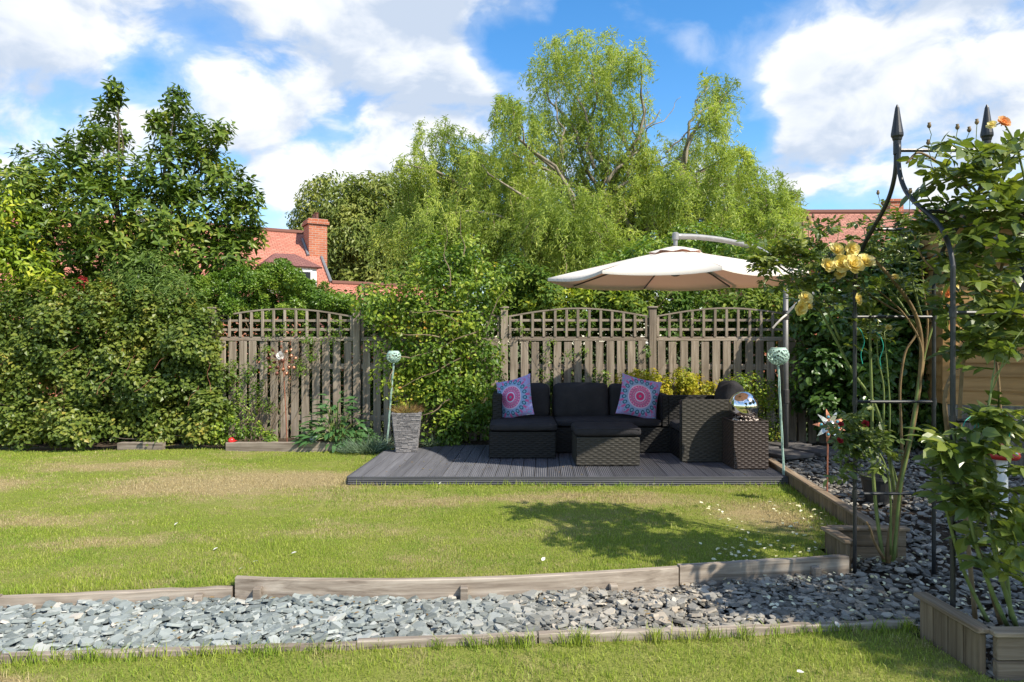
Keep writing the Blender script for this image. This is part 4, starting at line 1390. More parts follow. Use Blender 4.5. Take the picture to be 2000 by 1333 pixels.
# hipped dormer
dm = uv_box('dormer', hp(-1.35, 2.35, 0), 1.5, 1.5, 2.6, 3.72, e1, e2, 'white_paint', h1)
A, B, C_, D_ = hp(-2.25, 3.2, 3.68), hp(-.45, 3.2, 3.68), hp(-.45, 1.2, 3.72), hp(-2.25, 1.2, 3.72)
T1, T2 = hp(-1.65, 2.0, 4.18), hp(-1.25, 1.2, 4.22)
poly_obj('dormer_roof', [[A, B, hp(-1.05, 2.1, 4.18), T1], [B, C_, hp(-1.05, 1.2, 4.2), hp(-1.05, 2.1, 4.18)], [D_, A, T1, hp(-1.65, 1.2, 4.2)]], 'roof_tile_dark', dm, .05)
for u in (-1.72, -1.02):
    wv2 = MB(); wv2.box((0, 0, 0), (.56, .03, .62), .004, Matrix.Translation(hp(u - .28, 3.14, 2.95)) @ Matrix.Rotation(ha, 4, 'Z')); wv2.build('window', 'white_paint', dm)
    wv2 = MB(); wv2.box((0, 0, 0), (.44, .01, .50), 0, Matrix.Translation(hp(u - .22, 3.155, 3.01)) @ Matrix.Rotation(ha, 4, 'Z')); wv2.build('pane', 'glass_dark', dm)
# lower wing to the right
V0 = hp(0.02, 2.55, 3.26)
lw = lambda u, d, z: V0 + e1 * u - e2 * d + np.array([0, 0, z - V0[2]])
poly_obj('wing_roof', [[lw(-.9, 2.6, 1.5), lw(4.2, 2.6, 1.5), lw(4.2, 0, 3.26), lw(-.9, 0, 3.26)], [lw(4.2, -2.6, 1.5), lw(-.0, -2.6, 1.5), lw(-.0, 0, 3.26), lw(4.2, 0, 3.26)]], 'roof_tile', h1, .10)
mb = MB(); mb.tube([lw(.0, 0, 3.25), lw(4.2, 0, 3.25)], .09, 8); mb.build('ridge_tiles', 'roof_tile_old', h1)
poly_obj('wing_wall', [[lw(-.8, 2.4, -.15), lw(4.1, 2.4, -.15), lw(4.1, 2.4, 1.6), lw(-.8, 2.4, 1.6)], [lw(4.1, 2.4, -.15), lw(4.1, -2.4, -.15), lw(4.1, -2.4, 1.6), lw(4.1, 0, 3.1), lw(4.1, 2.4, 1.6)]], 'brick', h1)

h2 = thing('tiled_house', (9.5, 20.0, -.15), 'long old red tiled roof of a house behind the parasol and roses', 'house')
q = lambda x, y, z: np.array([x, y, z], float)
r2 = poly_obj('roof', [[q(6.2, 17.3, 3.35), q(16, 17.0, 3.35), q(16, 19.8, 5.2), q(6.2, 20.0, 5.2)], [q(16, 22.6, 3.3), q(6.2, 22.8, 3.3), q(6.2, 20.0, 5.2), q(16, 19.8, 5.2)]], 'roof_tile_old', h2, .10)
mb = MB(); mb.tube([q(6.2, 20.0, 5.19), q(16, 19.8, 5.19)], .10, 8); mb.build('ridge_tiles', 'roof_tile_old', r2)
poly_obj('wall', [[q(6.4, 17.6, -.15), q(15.8, 17.3, -.15), q(15.8, 17.3, 3.5), q(6.4, 17.6, 3.5)], [q(6.4, 22.4, -.15), q(6.4, 17.6, -.15), q(6.4, 17.6, 3.4), q(6.4, 20, 5.1), q(6.4, 22.4, 3.4)]], 'brick', h2)
ch = uv_box('chimney', q(11.45, 20.0, 0), .4, .4, 4.6, 5.50, np.array([1., 0, 0]), np.array([0, 1., 0]), 'brick', h2)
uv_box('chimney_crown', q(11.45, 20.0, 0), .48, .48, 5.501, 5.58, np.array([1., 0, 0]), np.array([0, 1., 0]), 'brick', ch)

# ------------------------------------------------------------------ shed at the right
sh = thing('summer_house', (4.75, 7.3, 0), 'golden brown timber shed with overlapping boards behind the climbing rose', 'shed')
sa = math.atan2(-.30, 1.0)
SHM = Matrix.Translation((4.75, 7.3, 0)) @ Matrix.Rotation(sa, 4, 'Z')
def sput(name, mb, material, parent=sh):
    me = mb.mesh(name, material); o = bpy.data.objects.new(name, me); COL.objects.link(o); o.parent = parent
    if parent is sh: o.rotation_euler = (0, 0, sa)
    ORG[o] = ORG[sh]; return o
mb = MB(); mb.add([(0, -.02, 0), (3.2, -.02, 0), (3.2, .0, .155), (0, .0, .155), (0, .012, 0), (3.2, .012, 0), (3.2, .012, .155), (0, .012, .155)],
                  [(0, 1, 2, 3), (5, 4, 7, 6), (1, 5, 6, 2), (4, 0, 3, 7), (3, 2, 6, 7), (4, 5, 1, 0)])
ME_SB = mb.mesh('board', 'wood_shed')
mb = MB(); mb.add([(-.02, 0, 0), (-.02, 2.3, 0), (0, 2.3, .155), (0, 0, .155), (.012, 0, 0), (.012, 2.3, 0), (.012, 2.3, .155), (.012, 0, .155)],
                  [(1, 0, 3, 2), (4, 5, 6, 7), (5, 1, 2, 6), (0, 4, 7, 3), (2, 3, 7, 6), (5, 4, 0, 1)])
ME_SS = mb.mesh('side_board', 'wood_shed')
for k in range(13):
    for me, nm in ((ME_SB, 'board'), (ME_SS, 'side_board')):
        o = bpy.data.objects.new(nm, me); COL.objects.link(o); o.parent = sh; o.rotation_euler = (0, 0, sa)
        o.location = (0, 0, .66 + k * .152); ORG[o] = ORG[sh]
mb = MB(); mb.box((.014, .014, .66), (3.2, 2.3, 2.62)); sput('core', mb, 'wood_plinth')
mb = MB(); mb.box((-.035, -.035, .66), (.03, .012, 2.63), .004); sput('corner_trim', mb, 'wood_shed')
mb = MB(); mb.box((-.012, -.03, .0), (.098, .0, .655), .004); ME_PL = mb.mesh('plinth_board', 'wood_plinth')
for k in range(30):
    o = bpy.data.objects.new('plinth_board', ME_PL); COL.objects.link(o); o.parent = sh; o.rotation_euler = (0, 0, sa)
    d_ = np.array(Matrix.Rotation(sa, 3, 'Z') @ Vector((.01 + k * .106, 0, 0))); o.location = d_; ORG[o] = ORG[sh]
mb = MB(); mb.add([(-.05, -.30, 2.64), (3.5, -.30, 2.64), (3.5, 1.15, 2.74), (-.05, 1.15, 2.74), (-.05, 2.55, 2.64), (3.5, 2.55, 2.64),
                   (-.05, -.30, 2.72), (3.5, -.30, 2.72), (3.5, 1.15, 2.82), (-.05, 1.15, 2.82), (-.05, 2.55, 2.72), (3.5, 2.55, 2.72)],
                  [(1, 0, 3, 2), (2, 3, 4, 5), (6, 7, 8, 9), (9, 8, 11, 10), (0, 1, 7, 6), (5, 4, 10, 11), (0, 6, 9, 3), (3, 9, 10, 4), (1, 2, 8, 7), (2, 5, 11, 8)])
sput('roof', mb, 'bark')
mb = MB(); mb.box((.62, -.05, 1.75), (1.45, -.022, 2.5), .006); wn = sput('window', mb, 'bark')
for u in (.66, 1.06):
    mb = MB(); mb.box((u, -.056, 1.80), (u + .35, -.051, 2.45)); sput('pane', mb, 'glass_dark', wn)

# ------------------------------------------------------------------ trees and shrubs
def limb_tree(root, trunk_pts, trunk_r, targets, bark, limb_r, amp=.05, twigs=0, twig_len=.6, twig_r=.012, freq=1.0):
    """trunk and one limb per target; returns points along the limbs"""
    mb = MB(); tp = smooth_path(trunk_pts, 5)
    mb.tube(tp, list(np.linspace(trunk_r, trunk_r * .55, len(tp))), 8); mb.build('trunk', bark, root, smooth=True)
    ends = []
    for tg in targets:
        s_ = tp[int(len(tp) * random.uniform(.45, .98)) - 1]
        pth = wiggle(s_, tg, 12, amp, .08, freq)
        k = len(pth)
        mb = MB(); mb.tube(pth, [limb_r * (1 - .85 * i / (k - 1)) for i in range(k)], 6); mb.build('limb', bark, root, smooth=True)
        ends.append(pth)
    return ends


def px_blob(px, py, r, Y, ry=None, rz=None):
    c = pix(px, py, Y); s = r / F * Y
    return (c[0], c[1], c[2], s, ry if ry else s, rz if rz else s)


# corkscrew willow
WY = 16.0
will = thing('willow_tree', (pix(1190, 0, WY)[0], WY, -.15), 'tall pale green willow with twisted limbs behind the fence', 'tree')
WC = [(1150, 120, 70), (1090, 105, 45), (1205, 110, 50), (1250, 120, 26), (1180, 185, 60), (1070, 150, 40), (1010, 225, 45), (1040, 280, 60), (1110, 290, 65), (985, 205, 28),
      (1190, 265, 60), (1385, 170, 34), (1400, 225, 46), (1375, 285, 50), (1340, 310, 44), (1420, 180, 22), (1430, 345, 58), (1480, 365, 48), (1535, 378, 26), (1290, 425, 85),
      (1400, 425, 80), (1200, 420, 80), (1100, 420, 85), (850, 265, 44), (905, 290, 40), (830, 330, 46), (880, 375, 66), (965, 350, 70), (930, 445, 80), (850, 460, 70),
      (1010, 460, 80), (790, 322, 22), (1465, 450, 60), (1525, 440, 36), (1250, 340, 50), (1310, 370, 50), (1140, 480, 75), (1330, 490, 70), (1040, 360, 60), (820, 400, 50),
      (1440, 500, 60), (930, 520, 70), (1230, 510, 70), (1060, 530, 70), (1160, 360, 55), (1240, 220, 34), (775, 440, 44), (1000, 400, 60), (1450, 300, 26), (1550, 415, 20), (1000, 300, 40), (940, 320, 36), (1290, 340, 40), (1120, 220, 40), (1150, 420, 50), (1350, 370, 50), (1240, 390, 50), (900, 340, 50), (1270, 290, 30), (1070, 240, 34), (1410, 310, 30), (1500, 400, 36), (870, 420, 60), (1060, 480, 60)]
tg = []; P_, D_l, N_l = [], [], []
twig_mb = MB()
for (cx, cy, cr) in WC:
    Yc = WY + rng.normal() * 1.0 - .9 * (cy - 300) / 250
    c = pix(cx, cy, Yc); s_ = cr / F * Yc
    tg.append(c)
    for _ in range(int((46 * (cr / 50.0) ** 1.8 + 12) * (.62 if cy < 330 else 1.0))):
        d = rdir(1)[0]
        st = c + d * s_ * np.array([1.05, 1.4, .95]) * rng.random() ** .5
        out_ = np.array([d[0], d[1], 0]) * .25 * s_
        ln = (.35 + .95 * rng.random()) * min(1.0, .45 + s_ * .8)
        n_ = int(12 + 30 * ln)
        ph = rng.random() * 6.28
        pts = []
        for i in range(n_):
            u = i / n_
            p = st + out_ * (u * 1.6 - .2) + np.array([.05 * math.sin(9 * u * ln + ph), .05 * math.cos(9 * u * ln + ph), .22 * ln * u - ln * 1.05 * u ** 1.7])
            pts.append(p)
        pts = np.array(pts)
        if rng.random() < .20:
            twig_mb.tube(pts[::4], .007, 3, cap=False)
        k = 2
        for _r in range(k):
            P_.append(pts + rng.normal(size=pts.shape) * .038)
            dd = unit(rng.normal(size=pts.shape) * .65 + np.array([0, 0, -.55]) + d * .25)
            D_l.append(dd); N_l.append(rdir(len(pts)) * .8 + np.array([0, 0, .6]))
P_, D_l, N_l = np.concatenate(P_), np.concatenate(D_l), np.concatenate(N_l)
nl = len(P_)
print('willow leaves', nl)
ends = limb_tree(will, [(3.0, WY, -.15), (2.7, WY, 1.2), (2.4, WY, 2.6), (2.1, WY + .1, 4.2)], .26, tg, 'bark_pale', .085, .055, freq=1.6)
leaf_obj('crown', [leaf_arrays(P_, D_l, N_l, .105 * (.6 + .8 * rng.random(nl)), .021, 'rhomb')], 'leaf_willow', will)
twig_mb.build('twigs', 'twig', will)['kind'] = 'stuff'
# bare corkscrew branches in the thin part of the crown
for (a, b, r_) in (((1185, 360), (1290, 215), .05), ((1205, 370), (1310, 300), .04), ((1160, 330), (1130, 150), .05), ((1230, 310), (1330, 190), .022), ((1250, 290), (1265, 175), .020), ((1300, 300), (1400, 210), .026), ((1100, 300), (1085, 160), .03)):
    pth = wiggle(pix(*a, WY - .7), pix(*b, WY - .5), 18, .045, 0, 2.2)
    mb = MB(); mb.tube(pth, [r_ * (1 - .8 * i / 18) for i in range(19)], 5); mb.build('limb', 'bark_pale', will, smooth=True)

# cherry tree left of the willow
CY = 29.0
cher = thing('cherry_tree', (pix(700, 0, CY)[0], CY, -.15), 'dull green leafy tree behind the chimney', 'tree')
bl = [px_blob(655, 405, 55, CY), px_blob(740, 410, 62, CY), px_blob(700, 470, 80, CY), px_blob(640, 470, 50, CY), px_blob(780, 470, 60, CY), px_blob(730, 540, 70, CY), px_blob(670, 540, 55, CY), px_blob(800, 400, 40, CY), px_blob(610, 440, 30, CY), px_blob(800, 545, 55, CY)]
limb_tree(cher, [(-6.6, CY, -.15), (-6.6, CY, 2.0), (-6.65, CY, 4.0)], .22, [b[:3] for b in bl], 'bark', .05)
leaf_obj('crown', [foliage(bl, 52000, .20, .085, 'rhomb', 5, .42, .45, .6)], 'leaf_cherry', cher)

# big-leaved evergreen tree on the left
MY = 9.7
mag = thing('magnolia_tree', (pix(240, 0, MY)[0], MY, -.1), 'glossy large-leaved tree with two pointed tops behind the left hedge', 'tree')
MC = [(222, 182, 7), (218, 205, 12), (210, 232, 19), (190, 268, 26), (225, 278, 24), (150, 292, 22), (346, 190, 6), (343, 212, 13), (330, 240, 18), (305, 252, 12), (372, 252, 24), (330, 285, 32), (395, 285, 32), (432, 262, 16),
      (85, 335, 44), (160, 340, 50), (230, 350, 46), (330, 345, 58), (410, 335, 48), (450, 370, 40), (480, 400, 34), (60, 390, 60), (130, 420, 80), (220, 430, 85), (310, 430, 85), (400, 430, 80), (460, 450, 50),
      (490, 470, 26), (120, 500, 80), (220, 510, 80), (310, 500, 80), (400, 500, 70), (450, 520, 44), (40, 470, 60), (30, 370, 40), (200, 580, 70), (320, 580, 60), (90, 570, 60)]
bl = [px_blob(x, y, r * .88, MY + rng.normal() * .28 - .25 * ((y - 300) / 250)) for x, y, r in MC]
limb_tree(mag, [(-5.6, MY + .2, -.1), (-5.6, MY + .2, .8), (-5.6, MY + .2, 1.8)], .11, [b[:3] for b in bl], 'bark', .035, .03)
# upright whorled sprays of big leaves
Pm, Dm, Nm, Lm = [], [], [], []
for (cx, cy, cz, s_, _, _) in bl:
    for _ in range(int(12 + 390 * s_ ** 1.7)):
        d = rdir(1)[0]; rad_ = s_ * (1 - .55 * rng.random() ** 2)
        base = np.array([cx, cy, cz]) + d * rad_ * np.array([1, 1.3, 1])
        ax = unit((d * .8 + np.array([0, 0, .75]) + rng.normal(size=3) * .25)[None])[0]
        k = rng.integers(6, 10); a0 = rng.random() * 6.28
        t1 = np.cross(ax, [0.31, .2, .9]); t1 /= np.linalg.norm(t1); t2 = np.cross(ax, t1)
        for j in range(k):
            a = a0 + j * 2.4; rr = math.cos(a) * t1 + math.sin(a) * t2
            lift = .75 - .09 * (k - j) + rng.normal() * .2
            Pm.append(base + ax * (.018 * j)); Dm.append(rr + ax * lift + np.array([0, 0, -.18])); Nm.append(ax - rr * .4); Lm.append(.08 + .055 * rng.random())
Lm = np.array(Lm)
leaf_obj('crown', [leaf_arrays(np.array(Pm), np.array(Dm), np.array(Nm), Lm, Lm * .46, 'ovate')], 'leaf_magnolia', mag)
print('magnolia leaves', len(Pm))


def rose_flower(mb_list, c, r, facing):
    """cupped rosette of overlapping petals"""
    c = np.array(c, float); f_ = unit(np.array(facing, float)[None])[0]
    t1 = unit(np.cross(f_, [.1, .2, .95])[None])[0]; t2 = np.cross(f_, t1)
    V_, T_ = [], []
    for ring, (k, tilt, ln, wd) in enumerate(((5, .15, 1.0, 1.05), (6, .45, .92, .9), (5, .85, .75, .75), (4, 1.25, .55, .55))):
        for j in range(k):
            a = (j + .5 * ring) / k * 6.283 + rng.normal() * .15
            rr = math.cos(a) * t1 + math.sin(a) * t2; ss = -math.sin(a) * t1 + math.cos(a) * t2
            tl = tilt + rng.normal() * .1
            o = len(V_)
            for (u, s_, cup) in ((.05, 0, 0), (.45, -.42, .12), (.45, 0, 0), (.45, .42, .12), (.95, -.36, .22), (1.05, 0, .12), (.95, .36, .22)):
                ang = tl + cup
                V_.append(c + r * ln * u * (rr * math.cos(ang) + f_ * math.sin(ang)) + ss * s_ * r * wd)
            T_ += [(o, o + 1, o + 2), (o, o + 2, o + 3), (o + 1, o + 4, o + 5), (o + 1, o + 5, o + 2), (o + 2, o + 5, o + 6), (o + 2, o + 6, o + 3)]
    return np.array(V_), np.array(T_)


for (x, y, r_) in ((272, 417, .045), (278, 432, .035), (243, 350, .03)):
    V_, T_ = rose_flower(None, pix(x, y, MY - .75), r_, (.3, -.8, .5))
    leaf_obj('blossom', [(V_, T_)], 'petal_white', mag)

for (tx, ty, tz, tr2, lab) in ((5.35, .95, 3.2, 1.1, 'garden tree beside the viewer shading the corner planter'), (5.75, 2.1, 3.15, 1.05, 'garden tree beyond the right edge shading the rose arch'), (6.6, 4.7, 3.0, 1.35, 'garden tree beside the shed shading the slate bed')):
    gt = thing('apple_tree', (tx, ty, -.1), lab, 'tree')
    bl = [(tx, ty, tz, tr2 * .8, tr2 * .8, tr2 * .7)] + [(tx + tr2 * .5 * math.cos(q), ty + tr2 * .5 * math.sin(q), tz + .3 * math.sin(3 * q), tr2 * .5, tr2 * .5, tr2 * .5) for q in np.linspace(0, 5.5, 7)]
    limb_tree(gt, [(tx, ty, -.1), (tx + .05, ty, 1.0), (tx, ty + .05, 2.0)], .09, [b[:3] for b in bl], 'bark', .04)
    leaf_obj('crown', [foliage(bl, 16000, .09, .060, 'rhomb', 8, .26)], 'leaf_hedge', gt)

# shrubs along the left and over the fence
def shrub(name, label, cat, blobs, n, L, W, material, kind='rhomb', stems=6, stem_mat='twig', base=None, stem_r=.012, group=None, part='foliage', **kw):
    bl_ = np.array(blobs)
    b0 = base if base is not None else (bl_[:, 0].mean(), bl_[:, 1].mean(), .0)
    r = thing(name, b0, label, cat, group)
    mb = MB()
    for i in range(stems):
        b = bl_[rng.integers(0, len(bl_))]
        st = np.array(b0) + np.array([(rng.random() - .5) * np.ptp(bl_[:, 0]) * .6, (rng.random() - .5) * .2, -.03])
        tgp = b[:3] + rdir(1)[0] * b[3:] * .7
        pth = wiggle(st, tgp, 9, .05, .05)
        mb.tube(pth, [stem_r * (1 - .7 * q / 9) for q in range(10)], 5, cap=False)
    sm = mb.build('stems', stem_mat, r, smooth=True); sm['kind'] = 'stuff'
    leaf_obj(part, [foliage(blobs, n, L, W, kind, **kw)], material, r)
    return r


HY = 8.75
HB = []
for (x, y, r_) in ((40, 640, 80), (130, 640, 80), (220, 640, 80), (310, 650, 75), (380, 670, 55), (30, 740, 85), (120, 740, 85), (210, 740, 85), (300, 740, 80), (380, 760, 60), (410, 720, 40),
                   (60, 830, 50), (160, 830, 45), (260, 825, 50), (350, 830, 40), (20, 855, 26), (90, 855, 26), (170, 855, 24), (330, 855, 24), (390, 850, 22), (425, 800, 28), (-60, 700, 100), (-160, 700, 110), (-60, 820, 70), (-260, 720, 110)):
    HB.append(px_blob(x, y, r_, HY + rng.normal() * .10 + (-.06 if y > 790 else 0), .42))
hedge = shrub('hedge', 'large loose hedge of small oval leaves filling the left side of the lawn', 'hedge', HB, 110000, .056, .042, 'leaf_hedge', inner=.30, keep=lambda p: (p[:, 2] > .42 + .12 * np.sin(p[:, 0] * 5)) | (rng.random(len(p)) < .85), stems=14, stem_mat='bark', stem_r=.012, per_m2=13, rad=.15, zmin=.03, droop=.1)
mb = MB()
for _ in range(12):     # arching reddish shoots that hang out of the hedge
    a = pix(rng.uniform(10, 430), rng.uniform(640, 800), HY - .42)
    b = a + np.array([rng.normal() * .12, -.12 - .1 * rng.random(), -.15 - .35 * rng.random()])
    mb.tube(wiggle(a, b, 8, .06, .05), .002, 4, cap=False)
mb.build('shoots', 'twig_red', hedge)['kind'] = 'stuff'

YB = [px_blob(40, 420, 34, 9.0), px_blob(10, 450, 40, 9.0), px_blob(80, 520, 34, 8.9), px_blob(30, 510, 42, 8.9), px_blob(110, 560, 22, 8.85), px_blob(-40, 470, 60, 9.0), px_blob(20, 560, 40, 8.9)]
shrub('golden_shrub', 'yellow-green pinnate shrub at the left edge above the hedge', 'shrub', YB, 3600, .085, .032, 'leaf_yellowgreen', 'lance', 6, 'twig', (-6.6, 9.0, 0), rad=.16, per_m2=14, droop=.45)
FB = [px_blob(300, 545, 42, 8.85), px_blob(350, 570, 36, 8.8), px_blob(260, 540, 34, 8.9), px_blob(300, 590, 40, 8.75), px_blob(370, 610, 30, 8.75), px_blob(250, 515, 22, 8.95)]
shrub('feathery_shrub', 'feathery grey-green shrub rising over the middle of the hedge', 'shrub', FB, 6500, .060, .016, 'leaf_fern', 'rhomb', 6, 'twig', (-4.7, 8.85, 0), rad=.15, per_m2=14, droop=.3)
RB = [px_blob(158, 562, 16, 8.75), px_blob(208, 570, 14, 8.72)]
shrub('berried_shrub', 'sprig of pinkish red seed heads above the hedge', 'shrub', RB, 320, .028, .02, 'petal_red', 'rhomb', 4, 'twig_red', (-5.55, 8.75, 0), rad=.05, per_m2=30)
BX = []
for (x, y, r_) in ((425, 575, 32), (475, 565, 38), (530, 565, 38), (580, 575, 34), (630, 588, 26), (670, 598, 18), (405, 598, 20), (455, 600, 18), (520, 600, 20), (580, 604, 16), (540, 538, 18), (500, 612, 10), (560, 612, 10)):
    BX.append(px_blob(x, y, r_, 9.20 + rng.normal() * .05, .26))
shrub('box_honeysuckle', 'clipped fine-leaved shrub bulging over the left fence panel', 'shrub', BX, 62000, .034, .021, 'leaf_box', 'rhomb', 10, 'twig', (-3.3, 9.1, 0), rad=.10, per_m2=26, up=.8, droop=-.35, jit=.8)

CB = []
for (x, y, r_) in ((860, 560, 50), (900, 590, 55), (820, 620, 50), (880, 650, 60), (925, 640, 30), (800, 690, 38), (870, 720, 60), (920, 720, 38), (850, 790, 55), (910, 790, 55), (940, 770, 30), (820, 770, 40),
                   (900, 840, 36), (860, 845, 30), (770, 600, 34), (760, 640, 30), (900, 530, 34), (940, 560, 34), (955, 600, 18), (950, 680, 18), (870, 520, 22), (740, 590, 24), (960, 800, 26), (845, 500, 14), (905, 490, 12), (930, 520, 16), (960, 560, 20), (800, 560, 18), (975, 765, 14), (780, 730, 16)):
    CB.append(px_blob(x, y, r_, 8.45 + rng.normal() * .10 + .0012 * (700 - y), .28))
clim = shrub('climber', 'tangled leafy climber smothering the fence left of the sofa', 'climbing plant', CB, 19000, .054, .037, 'leaf_climber', 'rhomb', 34, 'twig', (-1.0, 8.5, 0), rad=.19, per_m2=11, jit=.9, stem_r=.008)
mb = MB()
for (a, b) in (((930, 650), (800, 700)), ((800, 700), (745, 690)), ((900, 640), (830, 590)), ((900, 610), (800, 610)), ((880, 560), (870, 440)), ((860, 660), (770, 650)), ((900, 700), (780, 760)), ((880, 780), (790, 830)), ((905, 500), (900, 420)), ((760, 690), (770, 770)), ((950, 640), (990, 560))):
    mb.tube(wiggle(pix(*a, 8.15), pix(*b, 8.05), 9, .05), [.008 - .0006 * i for i in range(10)], 5, cap=False)
mb.build('bare_twigs', 'twig', clim)['kind'] = 'stuff'
LB_ = []
for (x, y, r_) in ((1010, 560, 40), (1060, 580, 40), (1110, 585, 40), (1170, 590, 40), (1230, 590, 42), (1300, 590, 42), (1370, 590, 42), (1440, 595, 40), (1510, 600, 40), (1040, 630, 40), (1120, 640, 40), (1200, 640, 40), (1280, 645, 40), (1360, 645, 40), (1440, 645, 40), (1520, 650, 40), (1200, 560, 30), (990, 600, 40)):
    LB_.append(px_blob(x, y, r_, 9.35 + rng.normal() * .08, .32))
shrub('laurel_hedge', 'dark laurel hedge showing through the trellis behind the sofa', 'hedge', LB_, 26000, .075, .040, 'leaf_laurel', 'rhomb', 14, 'twig', (2.0, 9.4, 0), rad=.14, per_m2=16)
LG = [px_blob(1050, 590, 22, 9.1), px_blob(1085, 580, 22, 9.1), px_blob(1130, 578, 20, 9.12), px_blob(1220, 580, 22, 9.15)]
shrub('bright_shrub', 'fresh green long-leaved shrub just above the bowed trellis', 'shrub', LG, 900, .10, .030, 'leaf_yellowgreen', 'lance', 8, 'twig', (.6, 9.1, 0), rad=.10, per_m2=26, droop=-.5)
HD = [px_blob(x, y, r_, 9.9) for (x, y, r_) in ((1350, 500, 50), (1440, 500, 55), (1270, 510, 45), (1500, 530, 50), (1200, 530, 40), (1560, 540, 50))]
shrub('backing_shrub', 'light green shrub between the parasol top and the willow', 'shrub', HD, 9000, .07, .034, 'leaf_box', 'rhomb', 10, 'twig', (3.3, 9.95, 0), rad=.14, per_m2=14)
IV = []
for (x, y, r_) in ((1595, 640, 36), (1590, 720, 30), (1600, 790, 30), (1620, 620, 60), (1690, 600, 70), (1760, 600, 70), (1830, 620, 60), (1640, 700, 55), (1720, 700, 70), (1800, 700, 70), (1690, 780, 60), (1770, 790, 60), (1640, 790, 40), (1840, 760, 50), (1720, 530, 60), (1800, 540, 60), (1640, 550, 46), (1730, 840, 46), (1820, 840, 40)):
    IV.append(px_blob(x, y, r_, 8.2 + rng.normal() * .1, .32))
shrub('ivy_bush', 'deep green shaded bush between the parasol mast and the shed', 'shrub', IV, 20000, .085, .058, 'leaf_ivy', 'ovate', 12, 'bark', (4.7, 8.2, 0), rad=.17, per_m2=12)
SB = [px_blob(x, y, r_, 8.42, .14) for (x, y, r_) in ((1235, 750, 22), (1275, 755, 28), (1320, 760, 30), (1365, 765, 28), (1400, 770, 24), (1250, 790, 26), (1310, 795, 28), (1370, 800, 26), (1335, 740, 16))]
shrub('golden_spirea', 'low yellow and orange leaved shrub behind the right end of the sofa', 'shrub', SB, 9500, .036, .024, 'leaf_spirea', 'rhomb', 12, 'twig', (2.05, 8.42, .03), rad=.07, per_m2=60, stem_r=.005)
SB = [px_blob(x, y, r_, 8.35, .16) for (x, y, r_) in ((1430, 760, 26), (1470, 760, 28), (1500, 770, 24), (1450, 800, 30), (1490, 820, 30), (1510, 850, 20), (1470, 860, 24))]
shrub('dull_spirea', 'darker bronze-green shrub behind the armchair and mirror ball', 'shrub', SB, 3000, .036, .024, 'leaf_climber', 'rhomb', 10, 'twig', (2.95, 8.35, .03), rad=.08, per_m2=50, stem_r=.005)
BK = []
for (x, y, r_) in ((400, 640, 50), (470, 640, 50), (540, 645, 50), (610, 650, 48), (680, 650, 48), (750, 640, 50), (820, 640, 50), (890, 640, 50), (960, 640, 50), (440, 720, 55), (530, 720, 55), (620, 720, 55), (710, 720, 55), (800, 720, 55), (900, 720, 55), (330, 660, 60), (680, 610, 30), (740, 600, 34), *[(400 + 85 * q, 790, 55) for q in range(16)], *[(980 + 85 * q, 715, 55) for q in range(9)]):
    BK.append(px_blob(x, y, r_, 9.55 + rng.normal() * .06, .30))
shrub('neighbour_hedge', 'dark neighbouring hedge seen through the trellis of the left fence panels', 'hedge', BK, 42000, .075, .045, 'leaf_ivy', 'rhomb', 16, 'bark', (-2.8, 9.55, 0), rad=.16, per_m2=14, inner=.3)
# trailing strands on the fence boards
FV = []
for (x, y, r_) in ((470, 720, 22), (500, 760, 20), (520, 700, 18), (590, 720, 12), (610, 690, 10), (560, 650, 16), (600, 650, 16), (640, 655, 12), (480, 800, 22), (450, 770, 16), (520, 800, 12), (655, 640, 12), (530, 650, 14)):
    FV.append(px_blob(x, y, r_, 8.70, .05))
shrub('fence_creeper', 'thin creeper straggling over the left fence panel', 'climbing plant', FV, 2300, .030, .018, 'leaf_box', 'rhomb', 22, 'twig', (-3.3, 8.70, .05), rad=.07, per_m2=60, stem_r=.004, inner=0)
FV = [px_blob(x, y, r_, 8.66, .04) for (x, y, r_) in ((1070, 675, 9), (1075, 700, 8), (1120, 690, 9), (1135, 690, 8), (1160, 730, 11), (1180, 740, 9), (1155, 745, 12), (1055, 735, 8), (1072, 742, 7), (1262, 690, 8), (1260, 720, 8), (1340, 715, 8), (1380, 720, 9), (1350, 625, 7), (1010, 640, 9))]
shrub('panel_creeper', 'sparse creeper sprigs between the boards behind the sofa', 'climbing plant', FV, 1000, .030, .019, 'leaf_box', 'rhomb', 14, 'twig', (1.1, 8.66, .05), rad=.05, per_m2=80, stem_r=.003, inner=0)
WB = [px_blob(x, y, r_, 8.35, .12) for (x, y, r_) in ((420, 840, 18), (460, 838, 20), (500, 848, 14), (400, 855, 12), (440, 858, 10), (525, 855, 8))]
shrub('ground_plant', 'low bright green weeds above the long sleeper', 'plant', WB, 1500, .038, .026, 'leaf_climber', 'rhomb', 6, 'twig', (-3.7, 8.35, .05), rad=.06, per_m2=60, stem_r=.003)


